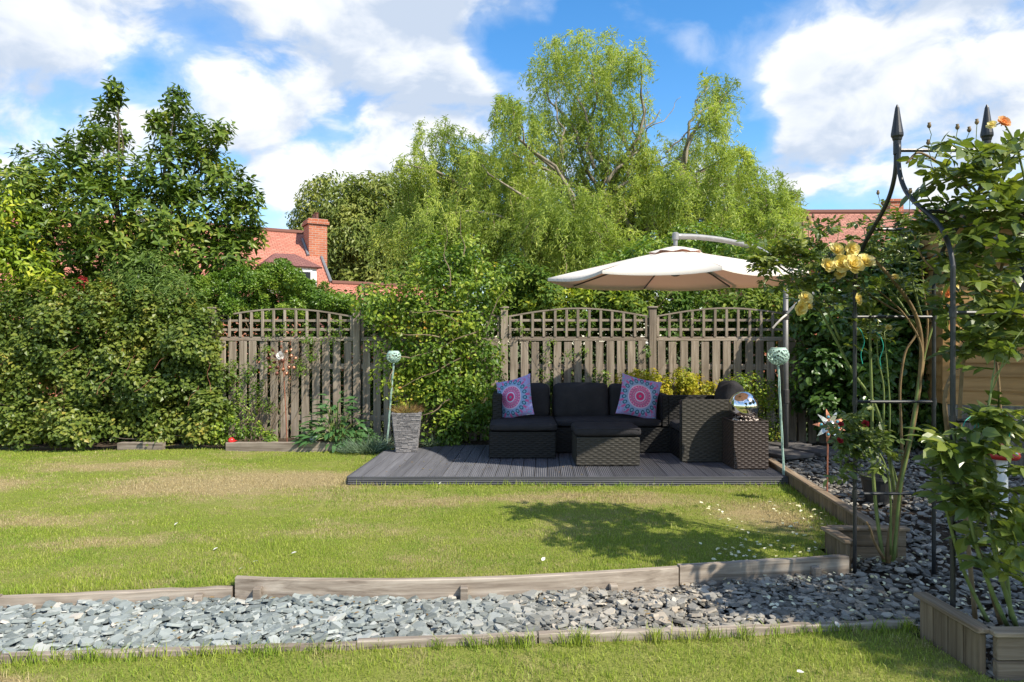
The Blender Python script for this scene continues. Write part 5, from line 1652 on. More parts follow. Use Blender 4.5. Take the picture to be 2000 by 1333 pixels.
def leafy_clump(name, label, cat, base, n, L, W, spread, height, material, kind='lance', singles=True):
    """fan of separate large leaves, each its own part"""
    r = thing(name, base, label, cat)
    me = []
    for q in range(4):
        V_, T_ = leaf_arrays([(0, 0, 0)], [(1, 0, .06 * q)], [(0, 0, 1)], L * (.85 + .1 * q), W * (.85 + .1 * q), kind)
        me.append(mesh_arrays('leaf', V_, T_, material))
    mb = MB()
    for i in range(n):
        a = rng.random() * 6.283; s_ = math.sqrt(rng.random())
        p = np.array(base) + np.array([math.cos(a) * spread * s_, math.sin(a) * spread * .5 * s_, .02 + height * (1 - s_ ** 1.5) * (.25 + .75 * rng.random())])
        o = link('leaf', me[rng.integers(0, 4)], r, p)
        d = unit((np.array([math.cos(a), math.sin(a) * .8 - .25, .35 + .25 * rng.normal() - .5 * s_]))[None])[0]
        nn = unit((np.array([0, -.25, 1.0]) + rng.normal(size=3) * .3)[None])[0]
        S_ = unit(np.cross(nn, d)[None])[0]; nn = np.cross(d, S_)
        o.rotation_euler = Matrix((d, S_, nn)).transposed().to_euler()
        o.scale = (.75 + .5 * rng.random(),) * 3
        if i % 4 == 0:
            mb.tube(smooth_path([np.array(base) + [math.cos(a) * .03, math.sin(a) * .03, -.02], (p + np.array(base)) / 2 + [0, 0, .05], p], 3), .005, 4, cap=False)
    mb.build('stems', 'cane_green', r)['kind'] = 'stuff'
    return r


leafy_clump('broad_leaved_plant', 'bushy border plant with long broad dark leaves left of the slate-look pot', 'plant', (-2.20, 8.38, .06), 290, .15, .048, .46, .70, 'leaf_border')
leafy_clump('small_leaved_plant', 'small fresh green plant at the foot of the broad-leaved one', 'plant', (-1.95, 8.18, .05), 70, .09, .04, .20, .22, 'leaf_border')


def tuft(name, label, c, n, h, spread, material='leaf_silver', wd=.006, cat='plant'):
    r = thing(name, c, label, cat)
    a = rng.random(n) * 6.283; s_ = rng.random(n) ** .5
    x = c[0] + np.cos(a) * spread * .35 * s_; y = c[1] + np.sin(a) * spread * .35 * s_
    D = unit(np.stack([np.cos(a) * s_ * 1.1, np.sin(a) * s_ * 1.1, .55 + .5 * rng.random(n)], -1))
    V_, T_ = leaf_arrays(np.stack([x, y, np.full(n, c[2])], -1), D, unit(rng.normal(size=(n, 3)) + [0, 0, .5]), h * (.5 + .6 * rng.random(n)), wd, 'lance')
    leaf_obj('blades', [(V_, T_)], material, r, 'stuff')
    return r


tuft('lavender', 'grey-green lavender mound beside the slate-look pot', (-1.72, 8.05, .0), 700, .26, .55)
tuft('lavender', 'small silvery tuft behind the deck right of the pot', (-.98, 8.30, .03), 260, .17, .26)
tuft('lavender', 'silvery sprawling tuft at the lawn end of the border', (-1.93, 8.02, .0), 260, .16, .34)

# ------------------------------------------------------------------ pot, lanterns, spinners
pot = thing('slate_look_pot', (-1.22, 7.72, .085), 'tall tapered square pot of stacked slate strips on the deck corner', 'plant pot')
m, t, out = mat('pot_stone')
geo = t.n('ShaderNodeNewGeometry')
nz = t.noise(geo.outputs['Position'], 70.0, 5.0, .65)
rndm = t.ramp(geo.outputs['Random Per Island'], [(0, (.085, .08, .082)), (.6, (.17, .16, .16)), (1, (.27, .25, .24))])
principled(t, out, t.mix(t.smooth(nz, .35, .75, 0, .5), rndm, (.30, .285, .275)), .8, .25, bump=nz, bump_s=.5, bump_d=.003)
PB, PT, PH = .118, .165, .455
mb = MB(); z = 0.0; row = 0
while z < PH - .016:
    hgt = .013 + .006 * rng.random()
    f_ = z / PH; hw = PB + (PT - PB) * f_
    for side in range(4):
        u = -hw
        while u < hw - .005:
            ln = min(.03 + .06 * rng.random(), hw - u)
            pr = .004 + .007 * rng.random()
            mtx = Matrix.Translation((-1.22, 7.72, .085)) @ Matrix.Rotation(side * math.pi / 2 + .12, 4, 'Z')
            mb.box((u + .001, -hw - pr, z), (u + ln - .001, -hw + .02, z + hgt - .0015), .0015, mtx)
            u += ln
    z += hgt; row += 1
b_ = mb.build('stone_strips', 'pot_stone', pot); b_['kind'] = 'stuff'
mb = MB()
def ring4(hw, z_): return [(sx * hw, sy * hw, z_) for sx, sy in ((-1, -1), (1, -1), (1, 1), (-1, 1))]
vs = ring4(PB - .004, 0) + ring4(PT - .004, PH - .01) + ring4(PT - .03, PH - .01) + ring4(PT - .035, PH - .05)
fs = [(0, 3, 2, 1)]
for k in range(3):
    for i in range(4):
        j = (i + 1) % 4; fs.append((k * 4 + i, k * 4 + j, k * 4 + 4 + j, k * 4 + 4 + i))
fs.append((12, 13, 14, 15))
mt_ = Matrix.Translation((-1.22, 7.72, .085)) @ Matrix.Rotation(.12, 4, 'Z')
mb.add([np.array(mt_ @ Vector(p)) for p in vs], fs); mb.build('body', 'pot_stone', pot)
tuft('dried_grass', 'withered brownish grass growing in the slate-look pot', (-1.22, 7.72, .49), 420, .17, .30, 'leaf_dry', .006)


def lantern(base, top, R_, label):
    base, top = np.array(base, float), np.array(top, float)
    r = thing('lantern_stake', base, label, 'lantern', 'pierced green lanterns on stakes')
    nu, nv = 64, 18
    vs, fs = [], []
    for j in range(nv + 1):
        v = j / nv
        ph = -math.pi / 2 * .86 + v * math.pi * .69
        for i in range(nu):
            a = i / nu * 6.283
            vs.append((R_ * math.cos(ph) * math.cos(a), R_ * math.cos(ph) * math.sin(a), R_ * .95 * (math.sin(ph) + .97)))
    for j in range(nv):
        for i in range(nu):
            v = (j + .5) / nv; a = (i + .5) / nu * 6.283
            pat = math.sin(6 * a + 1.8 * math.sin(v * 11)) * math.sin(v * 15 + 1.4 * math.sin(4 * a))
            if .12 < v < .9 and abs(pat) > .36:
                continue
            fs.append((j * nu + i, j * nu + (i + 1) % nu, (j + 1) * nu + (i + 1) % nu, (j + 1) * nu + i))
    mb = MB(); mb.add(vs, fs)
    o = link('bowl', mb.mesh('bowl', 'verdigris'), r, top)
    sol = o.modifiers.new('wall', 'SOLIDIFY'); sol.thickness = .005
    mb = MB(); mb.lathe(top + np.array([0, 0, R_ * .95 * (math.sin(math.pi * .26) + .97) - .012]), [(R_ * .69, .010), (R_ * .71, .014), (R_ * .68, .018), (R_ * .64, .012)], 24, cap=False); mb.build('rim', 'verdigris', o)
    pts = []
    for q in range(3):
        ph = q * 2.1
        pts = [base + (top - base) * s_ + np.array([.007 * math.cos(ph + 9 * s_), .007 * math.sin(ph + 9 * s_), 0]) for s_ in np.linspace(0, 1, 26)]
        mb = MB(); mb.tube(pts, .005, 5); mb.build('stem', 'verdigris', r, smooth=True)
    return r


lantern((pix(755, 835, 8.2)[0], 8.2, .02), tuple(pix(769, 710, 8.1)), .088, 'pierced green lantern on a stake beside the climber and pot')
lantern((pix(1532, 941, 6.32)[0], 6.32, .0), tuple(pix(1520, 714, 6.25)), .098, 'pierced green lantern on a stake at the deck corner before the mast')

sp = thing('wind_spinner', (pix(560, 860, 8.45)[0], 8.45, .06), 'copper wind spinner with many little cups before the left fence', 'wind spinner')
hubp = pix(552, 705, 8.42)
mb = MB(); mb.tube([(pix(561, 862, 8.45)[0], 8.45, .03), hubp + [0, .03, -.06], hubp + [0, .03, 0]], .007, 6); mb.build('stem', 'rust_stem', sp)
mb = MB(); mb.lathe(hubp + [0, 0, -.03], [(.008, 0), (.022, .012), (.025, .03), (.02, .05), (.005, .06)], 10); mb.build('hub', 'copper_dark', sp, smooth=True)
for i in range(18):
    ring = i % 2; a = i / 18 * 6.283 + .15
    rr = (.175, .115)[ring]
    c_ = hubp + np.array([math.cos(a) * rr, -.03 + .05 * ring, math.sin(a) * rr])
    mb = MB(); mb.tube([hubp, c_], .0025, 4)
    ar = mb.build('spoke', 'rust_stem', sp)
    prof = [(.027 * math.cos(q), .027 * math.sin(q)) for q in np.linspace(0, 1.5, 6)] + [(.0005, .027)] + [(.024 * math.cos(q), .024 * math.sin(q)) for q in np.linspace(1.5, 0, 6)]
    mb = MB(); mb.lathe((0, 0, 0), prof, 12, cap=False)
    o = link('cup', mb.mesh('cup', 'copper' if math.cos(a) > -.2 else 'copper_dark', smooth=True), ar, c_)
    tdir = Vector((-math.sin(a) + rng.normal() * .3, -.5, math.cos(a)))
    o.rotation_euler = tdir.to_track_quat('Z', 'Y').to_euler()
V_, T_ = rose_flower(None, hubp + np.array([-.0, -.07, .06]), .055, (-.1, -1, .2))
leaf_obj('glass_flower', [(V_, T_)], 'petal_white', sp)

fl = thing('flower_stake', (pix(1617, 992, 5.43)[0], 5.43, .0), 'metal flower ornament with blue glass beads on a rusty stake by the kerb', 'garden ornament')
fh = pix(1618, 832, 5.42)
mb = MB(); mb.tube([(pix(1615, 1000, 5.43)[0], 5.43, -.04), fh + [0, .01, -.05]], .0075, 6); mb.build('stem', 'rust_stem', fl)
for i in range(9):
    a = i / 9 * 6.283 + .35
    d = np.array([math.cos(a), -.35 - .1 * (i % 2), math.sin(a) * 1.05 + .15])
    V_, T_ = leaf_arrays([fh], [d], [(0, -1, .3)], .135, .045, 'lance'); leaf_obj('petal', [(V_, T_)], 'silver_wire' if i % 2 else 'copper', fl)
    if i % 2 == 0:
        c_ = fh + unit(d[None])[0] * .075; mb = MB(); mb.lathe(c_, [(.002, -.013), (.010, -.008), (.013, 0), (.010, .008), (.002, .013)], 8); mb.build('bead', 'teal_glass', fl, smooth=True)
mb = MB(); mb.lathe(fh + np.array([0, -.045, .012]) - [0, 0, 0], [(.001, -.034), (.02, -.028), (.034, 0), (.02, .028), (.001, .034)], 14); mb.build('glass_ball', 'silver_wire', fl, smooth=True)

c_ = pix(456, 855, 8.3)
mb = MB(); mb.lathe((0, 0, 0), [(.012, -.03), (.035, -.022), (.042, 0), (.030, .026), (.010, .038)], 12)
mb.add(*(lambda v, f: ([tuple(np.array(p) + np.array([.03, 0, .01])) for p in v], f))([(0, -.03, 0), (.03, -.02, .03), (.035, .02, .02), (0, .03, 0)], [(0, 1, 2, 3)]))
o = link('red_ornament', mb.mesh('red_ornament', 'red_plastic', smooth=True), None, (c_[0], 8.24, .118)); o.rotation_euler = (.4, .5, 0); tag(o, 'small bright red plastic ornament lying at the foot of the hedge', 'ornament')
mb = MB(); mb.lathe((0, 0, 0), [(.034, 0), (.048, .075), (.053, .078), (.053, .09), (.045, .09), (.042, .06)], 16)
o = link('small_flowerpot', mb.mesh('small_flowerpot', 'pale_pot', smooth=False), None, (pix(612, 860, 8.34)[0], 8.34, .07)); tag(o, 'little pale blue flowerpot standing on the border soil behind the sleeper', 'flowerpot')
tuft('pot_seedling', 'few thin stems growing in the little pale flowerpot', (pix(612, 860, 8.34)[0], 8.34, .13), 24, .07, .08, 'leaf_border', .006)

c_ = pix(1957, 882, 5.0)
ms = thing('toadstool', (c_[0], 5.0, .02), 'red toadstool ornament with white spots in the shade before the shed', 'garden ornament')
zc = c_[2]
mb = MB(); mb.lathe((c_[0], 5.0, .0), [(.05, 0), (.04, .1), (.035, zc - .03), (.03, zc)], 12); mb.build('stalk', 'white_paint', ms, smooth=True)
mb = MB(); mb.lathe((c_[0], 5.0, zc - .05), [(.03, 0), (.105, -.005), (.115, .02), (.095, .07), (.05, .105), (.001, .115)], 20); cp = mb.build('cap', 'red_cap', ms, smooth=True)
for (a, e) in ((-1.9, .5), (-1.3, .3), (-.9, .7), (-2.4, .3), (-1.5, .85), (-.5, .35), (-2.1, .9)):
    rr = .113 * math.cos(e * .9); p_ = (c_[0] + rr * math.cos(a), 5.0 + rr * math.sin(a), zc - .035 + .10 * math.sin(e))
    mb = MB(); mb.lathe(p_, [(.001, -.012), (.010, -.007), (.013, 0), (.010, .007), (.001, .012)], 8); mb.build('spot', 'white_paint', cp)
c_ = pix(1748, 905, 5.2)
mb = MB(); mb.lathe((0, 0, 0), [(.09, 0), (.125, .19), (.135, .195), (.135, .22), (.118, .22), (.11, .14)], 20)
o = link('black_flowerpot', mb.mesh('black_flowerpot', 'black_pot'), None, (c_[0], 5.45, .03)); tag(o, 'black plastic flowerpot standing empty on the slate behind the rose', 'flowerpot')

# ------------------------------------------------------------------ rose arch
arch = thing('rose_arch', (2.06, 4.0, -.05), 'black tubular rose arch with pointed finials and ladder sides', 'rose arch')
A1, A2 = np.array([2.06, 4.00]), np.array([2.02, 3.05])
off = np.array([.475, .0])
z_b, z_s, z_m, z_t = -.10, 1.60, 2.14, 2.36
r_ = .0115
for side, (p1, p2) in enumerate(((A1, A2), (A1 + off, A2 + off))):
    mid = (p1 + p2) / 2
    for p in (p1, p2):
        d = p - mid
        pts = [np.array([p[0], p[1], z_b]), np.array([p[0], p[1], .8]), np.array([p[0], p[1], z_s])]
        prof = [(1.0, 1.70), (.93, 1.80), (.78, 1.90), (.55, 1.985), (.34, 2.055), (.17, 2.13), (.07, 2.21), (.028, 2.29), (.028, z_t + .03)]
        pts += [np.array([mid[0] + d[0] * s_, mid[1] + d[1] * s_, z]) for s_, z in prof]
        mb = MB(); mb.tube(smooth_path(pts, 4), r_, 8); mb.build('hoop_tube', 'black_metal', arch, smooth=True)
    f0 = (mid[0], mid[1], z_t - .02)
    mb = MB(); mb.lathe(f0, [(.019, 0), (.019, .07), (.022, .075), (.024, .085), (.030, .095), (.030, .108), (.022, .16), (.010, .245), (.003, .262)], 14); mb.build('finial', 'black_metal', arch)
m1, m2 = (A1 + A2) / 2, (A1 + A2) / 2 + off
mb = MB(); mb.tube([(m1[0], m1[1], z_t), (m2[0], m2[1], z_t)], .010, 8); mb.build('ridge_bar', 'black_metal', arch)
for (p, zs) in ((A1, (.433, .985, 1.495)), (A2, (.433, .985, 1.480))):
    for z in zs:
        mb = MB(); mb.tube([(p[0], p[1], z), (p[0] + off[0], p[1], z)], .0095, 8); rg = mb.build('rung', 'black_metal', arch)
        for q in (p[0], p[0] + off[0]):
            mb = MB(); mb.tube([(q, p[1], z - .022), (q, p[1], z + .022)], .0155, 8); mb.build('joint', 'black_metal', rg)
for (p, q, za, zb) in ((m1 - (m1 - A1) * .55, m2 - (m2 - A1 - off) * .55, 1.985, 1.985), (m1 - (m1 - A2) * .55, m2 - (m2 - A2 - off) * .55, 1.985, 1.985)):
    mb = MB(); mb.tube([(p[0], p[1], za), (q[0], q[1], zb)], .009, 8); mb.build('rung', 'black_metal', arch)

# ------------------------------------------------------------------ roses
def compound_leaf(L, seed, material):
    """petiole with five toothed-oval leaflets along +X"""
    r_ = np.random.default_rng(seed)
    P_, D_, N_, S_ = [], [], [], []
    for (u, a, s) in ((1.0, 0.0, 1.0), (.66, 1.0, .92), (.66, -1.0, .92), (.34, 1.1, .74), (.34, -1.1, .74)):
        a += r_.normal() * .12
        P_.append((u * L * .62, 0, -.02 * L * u)); D_.append((math.cos(a), math.sin(a), -.22 + r_.normal() * .15))
        N_.append((r_.normal() * .22, r_.normal() * .22, 1)); S_.append(s * L * .50)
    S_ = np.array(S_)
    V, T = leaf_arrays(P_, D_, N_, S_, S_ * .66, 'ovate')
    w_ = .0035 * L / .12
    V2 = np.array([(0, -w_, 0), (0, w_, 0), (L * .62, w_ * .5, -.02 * L), (L * .62, -w_ * .5, -.02 * L), (0, 0, -w_ * 1.5), (L * .62, 0, -.02 * L - w_)])
    T2 = np.array([(0, 3, 2), (0, 2, 1), (0, 4, 5), (0, 5, 3), (1, 2, 5), (1, 5, 4)]) + len(V)
    return mesh_arrays('leaf', np.concatenate([V, V2]), np.concatenate([T, T2]), material)


def build_rose(name, label, base, canes, clusters, Ymain, leafL, n_single, flowers, buds, hips=()):
    r = thing(name, base, label, 'rose')
    pts_all = []
    for (mat_, rad_, way) in canes:
        P_ = [np.array(q, float) if len(q) == 3 and q[0] == 'w' else pix(*q) for q in way]
        sp_ = smooth_path(P_, 6)
        mb = MB(); k = len(sp_)
        mb.tube(sp_, [rad_ * (1 - .55 * i / k) for i in range(k)], 7)
        for i in range(2, k - 1, 2):     # thorns
            d = rdir(1)[0] * [1, 1, .2]; d /= np.linalg.norm(d)
            mb.add([sp_[i] + d * rad_ * .5 + [0, 0, .004], sp_[i] + d * rad_ * .5 - [0, 0, .004], sp_[i] + d * (rad_ + .008)], [(0, 1, 2), (2, 1, 0)])
        mb.build('cane', mat_, r, smooth=True)
        pts_all += sp_
    pts_all = np.array(pts_all)
    mes = [compound_leaf(leafL, s_, 'leaf_rose') for s_ in range(6)]
    extra = []
    tw = MB(); count = 0
    cl_leaves = []
    for (x, y, rx, ry, Y, dY, k) in clusters:
        for _ in range(k):
            a = rng.random() * 6.283; s_ = math.sqrt(rng.random())
            tgp = pix(x + math.cos(a) * rx * s_, y + math.sin(a) * ry * s_, Y + (rng.random() - .5) * 2 * dY)
            dist = np.linalg.norm(pts_all - tgp, axis=1) + .35 * np.maximum(0, pts_all[:, 2] - tgp[2])
            j = int(np.argmin(dist)); st = pts_all[j]
            vec = tgp - st; ln = np.linalg.norm(vec)
            if ln > .42:
                st = tgp - vec / ln * .42 + np.array([0, 0, -.06]); 
            pth = wiggle(st, tgp, 5, .08, .10)
            tw.tube(pth, [.0034, .0032, .003, .0026, .0022, .0016], 4, cap=False)
            for q in range(3):
                p = pth[5 - q] if q < 2 else pth[2]
                cl_leaves.append((p, vec))
    random.shuffle(cl_leaves)
    cl_leaves.sort(key=lambda e: e[0][1] + random.random() * .5)
    for i, (p, vec) in enumerate(cl_leaves):
        d = unit((np.array([rng.normal(), rng.normal() * .8 - .35, .15 + rng.normal() * .35]) + .4 * unit(np.array(vec)[None])[0])[None])[0]
        nn = unit((np.array([.15, -.35, 1.0]) + rng.normal(size=3) * .38)[None])[0]
        S_ = unit(np.cross(nn, d)[None])[0]; nn = np.cross(d, S_)
        rot = Matrix((d, S_, nn)).transposed()
        sc = .65 + .6 * rng.random()
        if i < n_single:
            o = link('leaf', mes[i % 6], r, p); o.rotation_euler = rot.to_euler(); o.scale = (sc,) * 3
        else:
            me = mes[i % 6]
            co = np.empty(len(me.vertices) * 3, np.float32); me.vertices.foreach_get('co', co)
            tri = np.empty(len(me.loops), np.int32); me.loops.foreach_get('vertex_index', tri)
            extra.append((co.reshape(-1, 3) @ np.array(rot).T * sc + p, tri.reshape(-1, 3)))
    if extra:
        leaf_obj('leaves', extra, 'leaf_rose', r, 'stuff')
    tw.build('twigs', 'cane_green', r)['kind'] = 'stuff'
    for (x, y, Y, rad_, mat_) in flowers:
        c = pix(x, y, Y)
        V_, T_ = rose_flower(None, c, rad_, (rng.normal() * .4 - .1, -.8, .35 + rng.normal() * .3))
        leaf_obj('flower', [(V_, T_)], mat_, r)
        j = int(np.argmin(np.linalg.norm(pts_all - c, axis=1)))
        stt = pts_all[j]; vv = c - stt; ln = np.linalg.norm(vv)
        if ln > .3: stt = c - vv / ln * .3
        mb = MB(); mb.tube(wiggle(stt, c + [0, .01, -.012], 5, .05, .06), .0028, 4, cap=False); mb.build('flower_stalk', 'cane_green', r)
    for (x, y, Y) in hips:
        c = pix(x, y, Y); mb = MB(); mb.lathe(c, [(.002, -.012), (.008, -.006), (.010, .002), (.006, .010), (.008, .016)], 7); hp_ = mb.build('rose_hip', 'cane_brown', r, smooth=True)
        mb = MB(); mb.tube(wiggle(c - [0, 0, .012], c + np.array([rng.normal() * .03, 0, -.13]), 4, .05), .002, 4, cap=False); mb.build('hip_stalk', 'cane_green', hp_)
    return r


g, bR = 'cane_green', 'cane_brown'
rose1 = build_rose('climbing_rose', 'yellow climbing rose sprawling over the parasol side of the arch', (2.27, 4.08, -.06), [
    (bR, .019, [(1733, 1100, 4.06), (1742, 1030, 4.06), (1757, 950, 4.05), (1785, 820, 4.02), (1800, 700, 4.0), (1790, 620, 3.98), (1750, 555, 3.95), (1700, 500, 3.95)]),
    (g, .012, [(1726, 1098, 4.05), (1712, 1000, 4.08), (1704, 900, 4.1), (1703, 790, 4.1), (1700, 690, 4.1), (1698, 600, 4.1), (1680, 530, 4.1)]),
    (g, .012, [(1742, 1098, 4.05), (1750, 1000, 4.1), (1738, 900, 4.12), (1722, 830, 4.12), (1703, 780, 4.12), (1666, 728, 4.12), (1630, 660, 4.12), (1600, 605, 4.12), (1565, 555, 4.1), (1520, 520, 4.1)]),
    (g, .010, [(1746, 1095, 4.02), (1758, 960, 4.0), (1778, 860, 4.0), (1796, 740, 4.0), (1815, 660, 4.0), (1840, 590, 4.0), (1850, 520, 4.0), (1830, 450, 4.0)]),
    (bR, .009, [(1748, 1090, 4.1), (1762, 940, 4.15), (1760, 830, 4.15), (1758, 760, 4.15), (1768, 690, 4.15), (1790, 640, 4.15), (1720, 590, 4.12), (1640, 540, 4.1), (1560, 500, 4.1), (1500, 500, 4.05)]),
    (g, .007, [(1790, 640, 4.0), (1740, 570, 4.05), (1680, 530, 4.05), (1620, 500, 4.05), (1590, 450, 4.05)]),
    (g, .007, [(1800, 620, 4.0), (1780, 540, 4.0), (1770, 470, 4.0), (1760, 420, 4.0)]),
    (g, .007, [(1640, 665, 4.12), (1610, 600, 4.1), (1560, 560, 4.08), (1500, 545, 4.08), (1475, 520, 4.08)]),
    (g, .008, [(1750, 1090, 4.15), (1755, 960, 4.2), (1728, 860, 4.2), (1726, 760, 4.2), (1715, 700, 4.2), (1712, 640, 4.2)]),
    (bR, .007, [(1795, 760, 4.0), (1800, 680, 3.98), (1770, 620, 3.98), (1730, 580, 3.98), (1700, 560, 3.98)]),
    (bR, .007, [(1800, 740, 4.0), (1812, 640, 4.0), (1806, 580, 4.0), (1800, 520, 4.0)]),
    (g, .006, [(1735, 900, 4.0), (1738, 800, 4.0), (1733, 720, 4.0), (1727, 650, 4.0)]),
    (bR, .010, [(1726, 1092, 4.04), (1708, 1060, 4.0), (1700, 1035, 3.98), (1692, 1020, 3.97)]),
    (g, .007, [(1740, 1085, 4.02), (1735, 930, 4.0), (1690, 850, 3.95), (1655, 830, 3.92), (1640, 850, 3.9)]),
], [(1540, 520, 70, 55, 4.08, .2, 34), (1600, 560, 70, 60, 4.1, .2, 34), (1580, 470, 60, 40, 4.1, .15, 18), (1660, 480, 60, 50, 4.08, .2, 22), (1720, 520, 70, 70, 4.05, .25, 20), (1790, 530, 60, 80, 4.0, .25, 14),
    (1760, 440, 60, 50, 4.0, .2, 11), (1660, 845, 36, 40, 3.95, .1, 22), (1650, 900, 20, 40, 3.95, .08, 9), (1720, 880, 50, 40, 4.0, .15, 14), (1700, 640, 50, 60, 4.1, .15, 16), (1490, 500, 30, 30, 4.05, .1, 14), (1830, 470, 40, 60, 3.9, .2, 9)],
    4.0, .098, 290, [(1645, 518, 3.80, .060, 'petal_yellow'), (1690, 514, 3.78, .056, 'petal_yellow'), (1664, 520, 3.76, .064, 'petal_yellow'), (1662, 488, 3.80, .048, 'petal_yellow'), (1615, 520, 3.82, .046, 'petal_yellow'), (1632, 490, 3.82, .048, 'petal_yellow'),
         (1642, 537, 3.95, .036, 'petal_yellow'), (1573, 584, 3.88, .044, 'petal_yellow'), (1562, 602, 3.88, .046, 'petal_yellow'), (1578, 598, 4.02, .030, 'petal_yellow'), (1672, 587, 3.85, .040, 'petal_yellow'), (1748, 543, 3.95, .022, 'petal_yellow'), (1735, 641, 4.05, .020, 'petal_yellow'),
         (1860, 560, 3.8, .034, 'petal_yellow'), (1852, 575, 3.8, .040, 'petal_orange'), (1872, 548, 3.8, .030, 'petal_yellow'), (1642, 830, 3.85, .018, 'petal_red'), (1640, 862, 3.85, .020, 'petal_red'), (1690, 828, 3.9, .022, 'petal_red')],
    (), [(1578, 428, 4.05), (1588, 424, 4.05), (1618, 430, 4.05), (1568, 440, 4.05), (1600, 455, 4.05), (1715, 378, 4.0), (1725, 400, 4.0), (1640, 440, 4.05)])

rose2 = build_rose('shrub_rose', 'tall dark-leaved rose in the corner planter climbing the near side of the arch', (2.2, 2.98, -.06), [
    (g, .0105, [(1985, 1225, 2.92), (1950, 1110, 2.92), (1928, 1000, 2.93), (1921, 900, 2.95), (1925, 830, 2.95), (1935, 770, 2.96)]),
    (g, .0105, [(1968, 1225, 2.95), (1935, 1150, 2.95), (1905, 1060, 2.95), (1885, 960, 2.98), (1870, 900, 3.0), (1862, 850, 3.0)]),
    (g, .0095, [(1930, 1215, 2.98), (1888, 1130, 3.0), (1862, 1050, 3.0), (1845, 980, 3.0), (1838, 920, 3.0)]),
    (bR, .0100, [(1955, 1220, 2.98), (1925, 1120, 3.0), (1895, 1010, 3.05), (1888, 930, 3.08), (1900, 850, 3.1)]),
    (g, .009, [(1975, 1210, 3.05), (1962, 1080, 3.05), (1950, 1000, 3.05), (1945, 930, 3.05)]),
    (bR, .0125, [(1852, 850, 3.25), (1846, 800, 3.25), (1847, 765, 3.25), (1858, 735, 3.25), (1869, 716, 3.25)]),
    (bR, .011, [(1905, 1210, 3.15), (1885, 1000, 3.3), (1875, 860, 3.4), (1880, 720, 3.4), (1900, 640, 3.4), (1930, 590, 3.4), (1960, 500, 3.35), (1930, 420, 3.3), (1870, 350, 3.3), (1800, 300, 3.3), (1770, 320, 3.3)]),
    (g, .009, [(2050, 1200, 3.1), (2060, 900, 3.2), (2040, 650, 3.3), (1990, 480, 3.3), (1930, 350, 3.3), (1880, 280, 3.3), (1850, 265, 3.3)]),
    (bR, .009, [(1940, 580, 3.4), (1890, 560, 3.4), (1840, 540, 3.4), (1800, 500, 3.45), (1780, 440, 3.45)]),
    (g, .007, [(2040, 650, 3.3), (2010, 400, 3.2), (1985, 290, 3.2), (1960, 240, 3.2)]),
    (bR, .008, [(1955, 820, 3.6), (1950, 740, 3.6), (1942, 660, 3.6), (1935, 620, 3.5)]),
], [(1900, 870, 60, 60, 2.98, .12, 12), (1960, 840, 50, 60, 2.95, .15, 10), (1870, 950, 40, 50, 3.0, .12, 7), (1960, 960, 50, 60, 2.95, .15, 9), (1985, 1080, 40, 70, 2.9, .15, 9), (1840, 900, 30, 40, 3.0, .1, 8),
    (1850, 330, 70, 50, 3.3, .15, 9), (1950, 330, 60, 65, 3.25, .25, 12), (1910, 430, 80, 70, 3.25, .2, 16), (1970, 440, 50, 90, 3.2, .25, 14), (1960, 560, 60, 70, 3.3, .25, 18), (1890, 560, 50, 60, 3.35, .2, 14),
    (1930, 660, 60, 50, 3.3, .2, 14), (1870, 640, 30, 60, 3.3, .15, 10), (1985, 650, 30, 60, 3.1, .2, 8), (1810, 400, 50, 60, 3.35, .15, 5), (1930, 1020, 30, 90, 2.98, .1, 8)],
    3.1, .155, 300, [(1958, 241, 3.2, .036, 'petal_orange'), (1937, 246, 3.2, .024, 'petal_yellow'), (1860, 710, 3.2, .014, 'petal_orange')], (),
    [(1815, 247, 3.25), (1870, 250, 3.25), (1893, 255, 3.25), (1908, 240, 3.25), (1813, 280, 3.3), (1778, 375, 3.3)])

# lengths of green string tied to the canes
for i, (x, y, Y, lab) in enumerate(((1895, 815, 2.93, 'loop of green string tied to the near cane of the corner rose'), (1955, 800, 2.9, 'long green string end hanging from the near rung of the arch'), (1675, 640, 3.98, 'green string tied to the left arch post below the yellow roses'), (1712, 650, 3.98, 'thin green string hanging beside the straight rose cane'))):
    a = pix(x, y, Y)
    pts = [a, a + [.02, -.01, -.03], a + [.035, -.01, -.09], a + [.02, 0, -.16], a + [.03, 0, -.22]] if i != 0 else [a, a + [-.03, -.01, -.02], a + [-.035, -.01, -.05], a + [.0, -.02, -.055], a + [.02, -.01, -.01], a + [.035, -.01, -.07], a + [.04, 0, -.12]]
    mb = MB(); mb.tube(smooth_path(pts, 5), .0022, 4); o = mb.build('string', 'string_green', None, org=a); tag(o, lab, 'string', 'green garden strings')

# fallen petals and leaves
n = 330
x = np.concatenate([1.2 + 1.7 * rng.random(240), 1.5 + .9 * rng.random(90)]); y = np.concatenate([3.35 + 1.0 * rng.random(240), 4.15 + 1.3 * rng.random(90)])
onl = (y > yU(np.minimum(x, 2.02)) + .03) & (x < np.where(y > 4.4, kerbX(y), 2.0))
z = np.where(onl, .035, np.where(x < 2.0, -.018, bedZ(x, y) + .022))
ok = (y > yL(np.minimum(x, 2)) + .05) & (np.abs(y - yU(np.minimum(x, 2.02))) > .035)
x, y, z = x[ok], y[ok], z[ok]; n = len(x)
V_, T_ = leaf_arrays(np.stack([x, y, z], -1), np.stack([np.cos(x * 99), np.sin(x * 99), .25 * rng.normal(size=n)], -1), unit(np.stack([rng.normal(size=n) * .3, rng.normal(size=n) * .3, np.ones(n)], -1)), .027 * (.6 + .7 * rng.random(n)), .023, 'ovate')
o = leaf_obj('petal_litter', [(V_, T_)], 'petal_litter', None); tag(o, 'pale yellow rose petals strewn over slate and grass below the arch', 'petals', None, 'stuff')
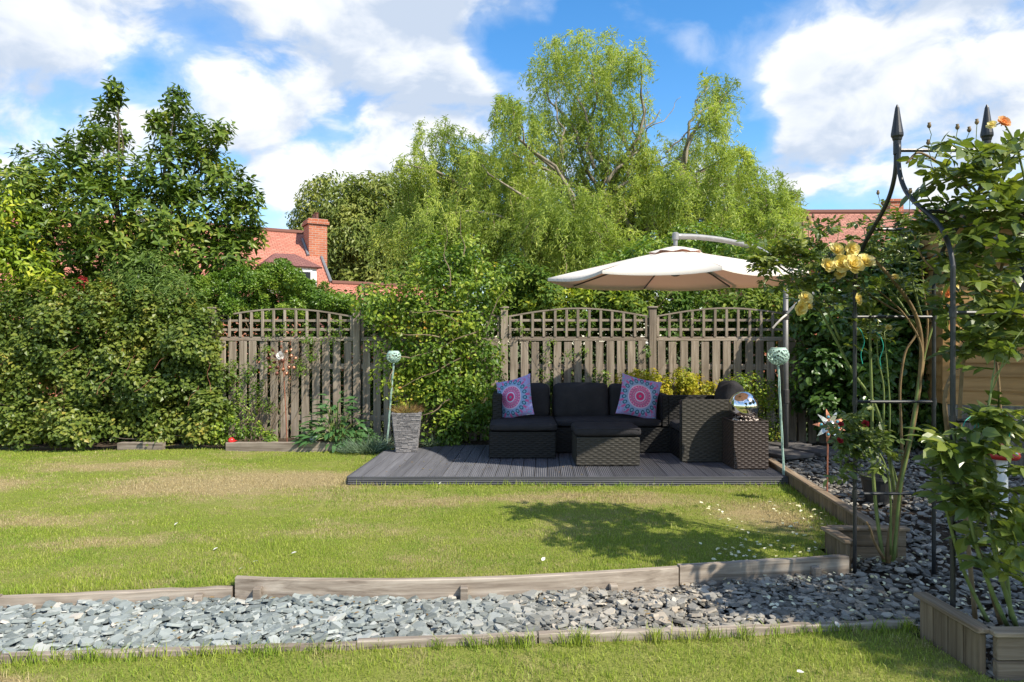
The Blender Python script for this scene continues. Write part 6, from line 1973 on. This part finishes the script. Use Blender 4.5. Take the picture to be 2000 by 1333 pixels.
pm = mesh_arrays('fallen_petal', *leaf_arrays([(-.02, 0, 0)], [(1, 0, .1)], [(0, 0, 1)], .034, .026, 'ovate'), 'petal_white')
for (px_, py_, lab) in ((345, 1023, 'white petal lying alone on the middle of the left lawn'), (498, 1097, 'upright white petal on the lawn near the raised edging board'), (472, 1110, 'narrow white petal on the lawn left of the upright one'), (1062, 1092, 'white petal on the lawn above the middle edging board'),
                    (420, 1073, 'tiny pale petal in the grass of the left lawn'), (575, 1080, 'pale petal near the middle of the lawn edge'), (1278, 946, 'white petal just in front of the deck edge'), (860, 944, 'small white petal below the left half of the deck'), (1565, 1313, 'white petal in the foreground grass at the bottom'), (1636, 1222, 'white petal at the right end of the near edging')):
    zz = .03 if py_ < 1150 else NEAR_Z + .035
    Y = (EYE - zz) * F / (py_ - 667); p = pix(px_, py_, Y)
    o = link('fallen_petal', pm, None, p); o.rotation_euler = (rng.normal() * .4, rng.normal() * .4, rng.random() * 6); tag(o, lab, 'petal', 'white petals fallen on the grass')

# dry leaf scraps on the deck boards and the slate
n = 120
x = np.concatenate([-1.3 + 3.6 * rng.random(45), -2.4 + 4.3 * rng.random(75)]); y = np.concatenate([6.3 + .75 * rng.random(45), np.zeros(75)])
y[45:] = yL(x[45:]) + .06 + (yU(x[45:]) - yL(x[45:]) - .1) * rng.random(75)
z = np.concatenate([np.full(45, DZ + .002), np.full(75, -.016)])
V_, T_ = leaf_arrays(np.stack([x, y, z], -1), np.stack([np.cos(x * 77), np.sin(x * 77), .12 * np.abs(rng.normal(size=n))], -1), unit(np.stack([rng.normal(size=n) * .2, rng.normal(size=n) * .2, np.ones(n)], -1)), .026 * (.4 + .9 * rng.random(n)), .013, 'ovate')
o = leaf_obj('leaf_litter', [(V_, T_)], 'leaf_dry', None); tag(o, 'scattered dry leaf scraps on the deck and the slate path', 'leaf litter', None, 'stuff')

o_n = len(bpy.data.objects)
print('objects', o_n, 'tris', sum(sum(len(p.vertices) - 2 for p in []) for _ in [0]), 'polys', sum(len(me.polygons) for me in bpy.data.meshes))
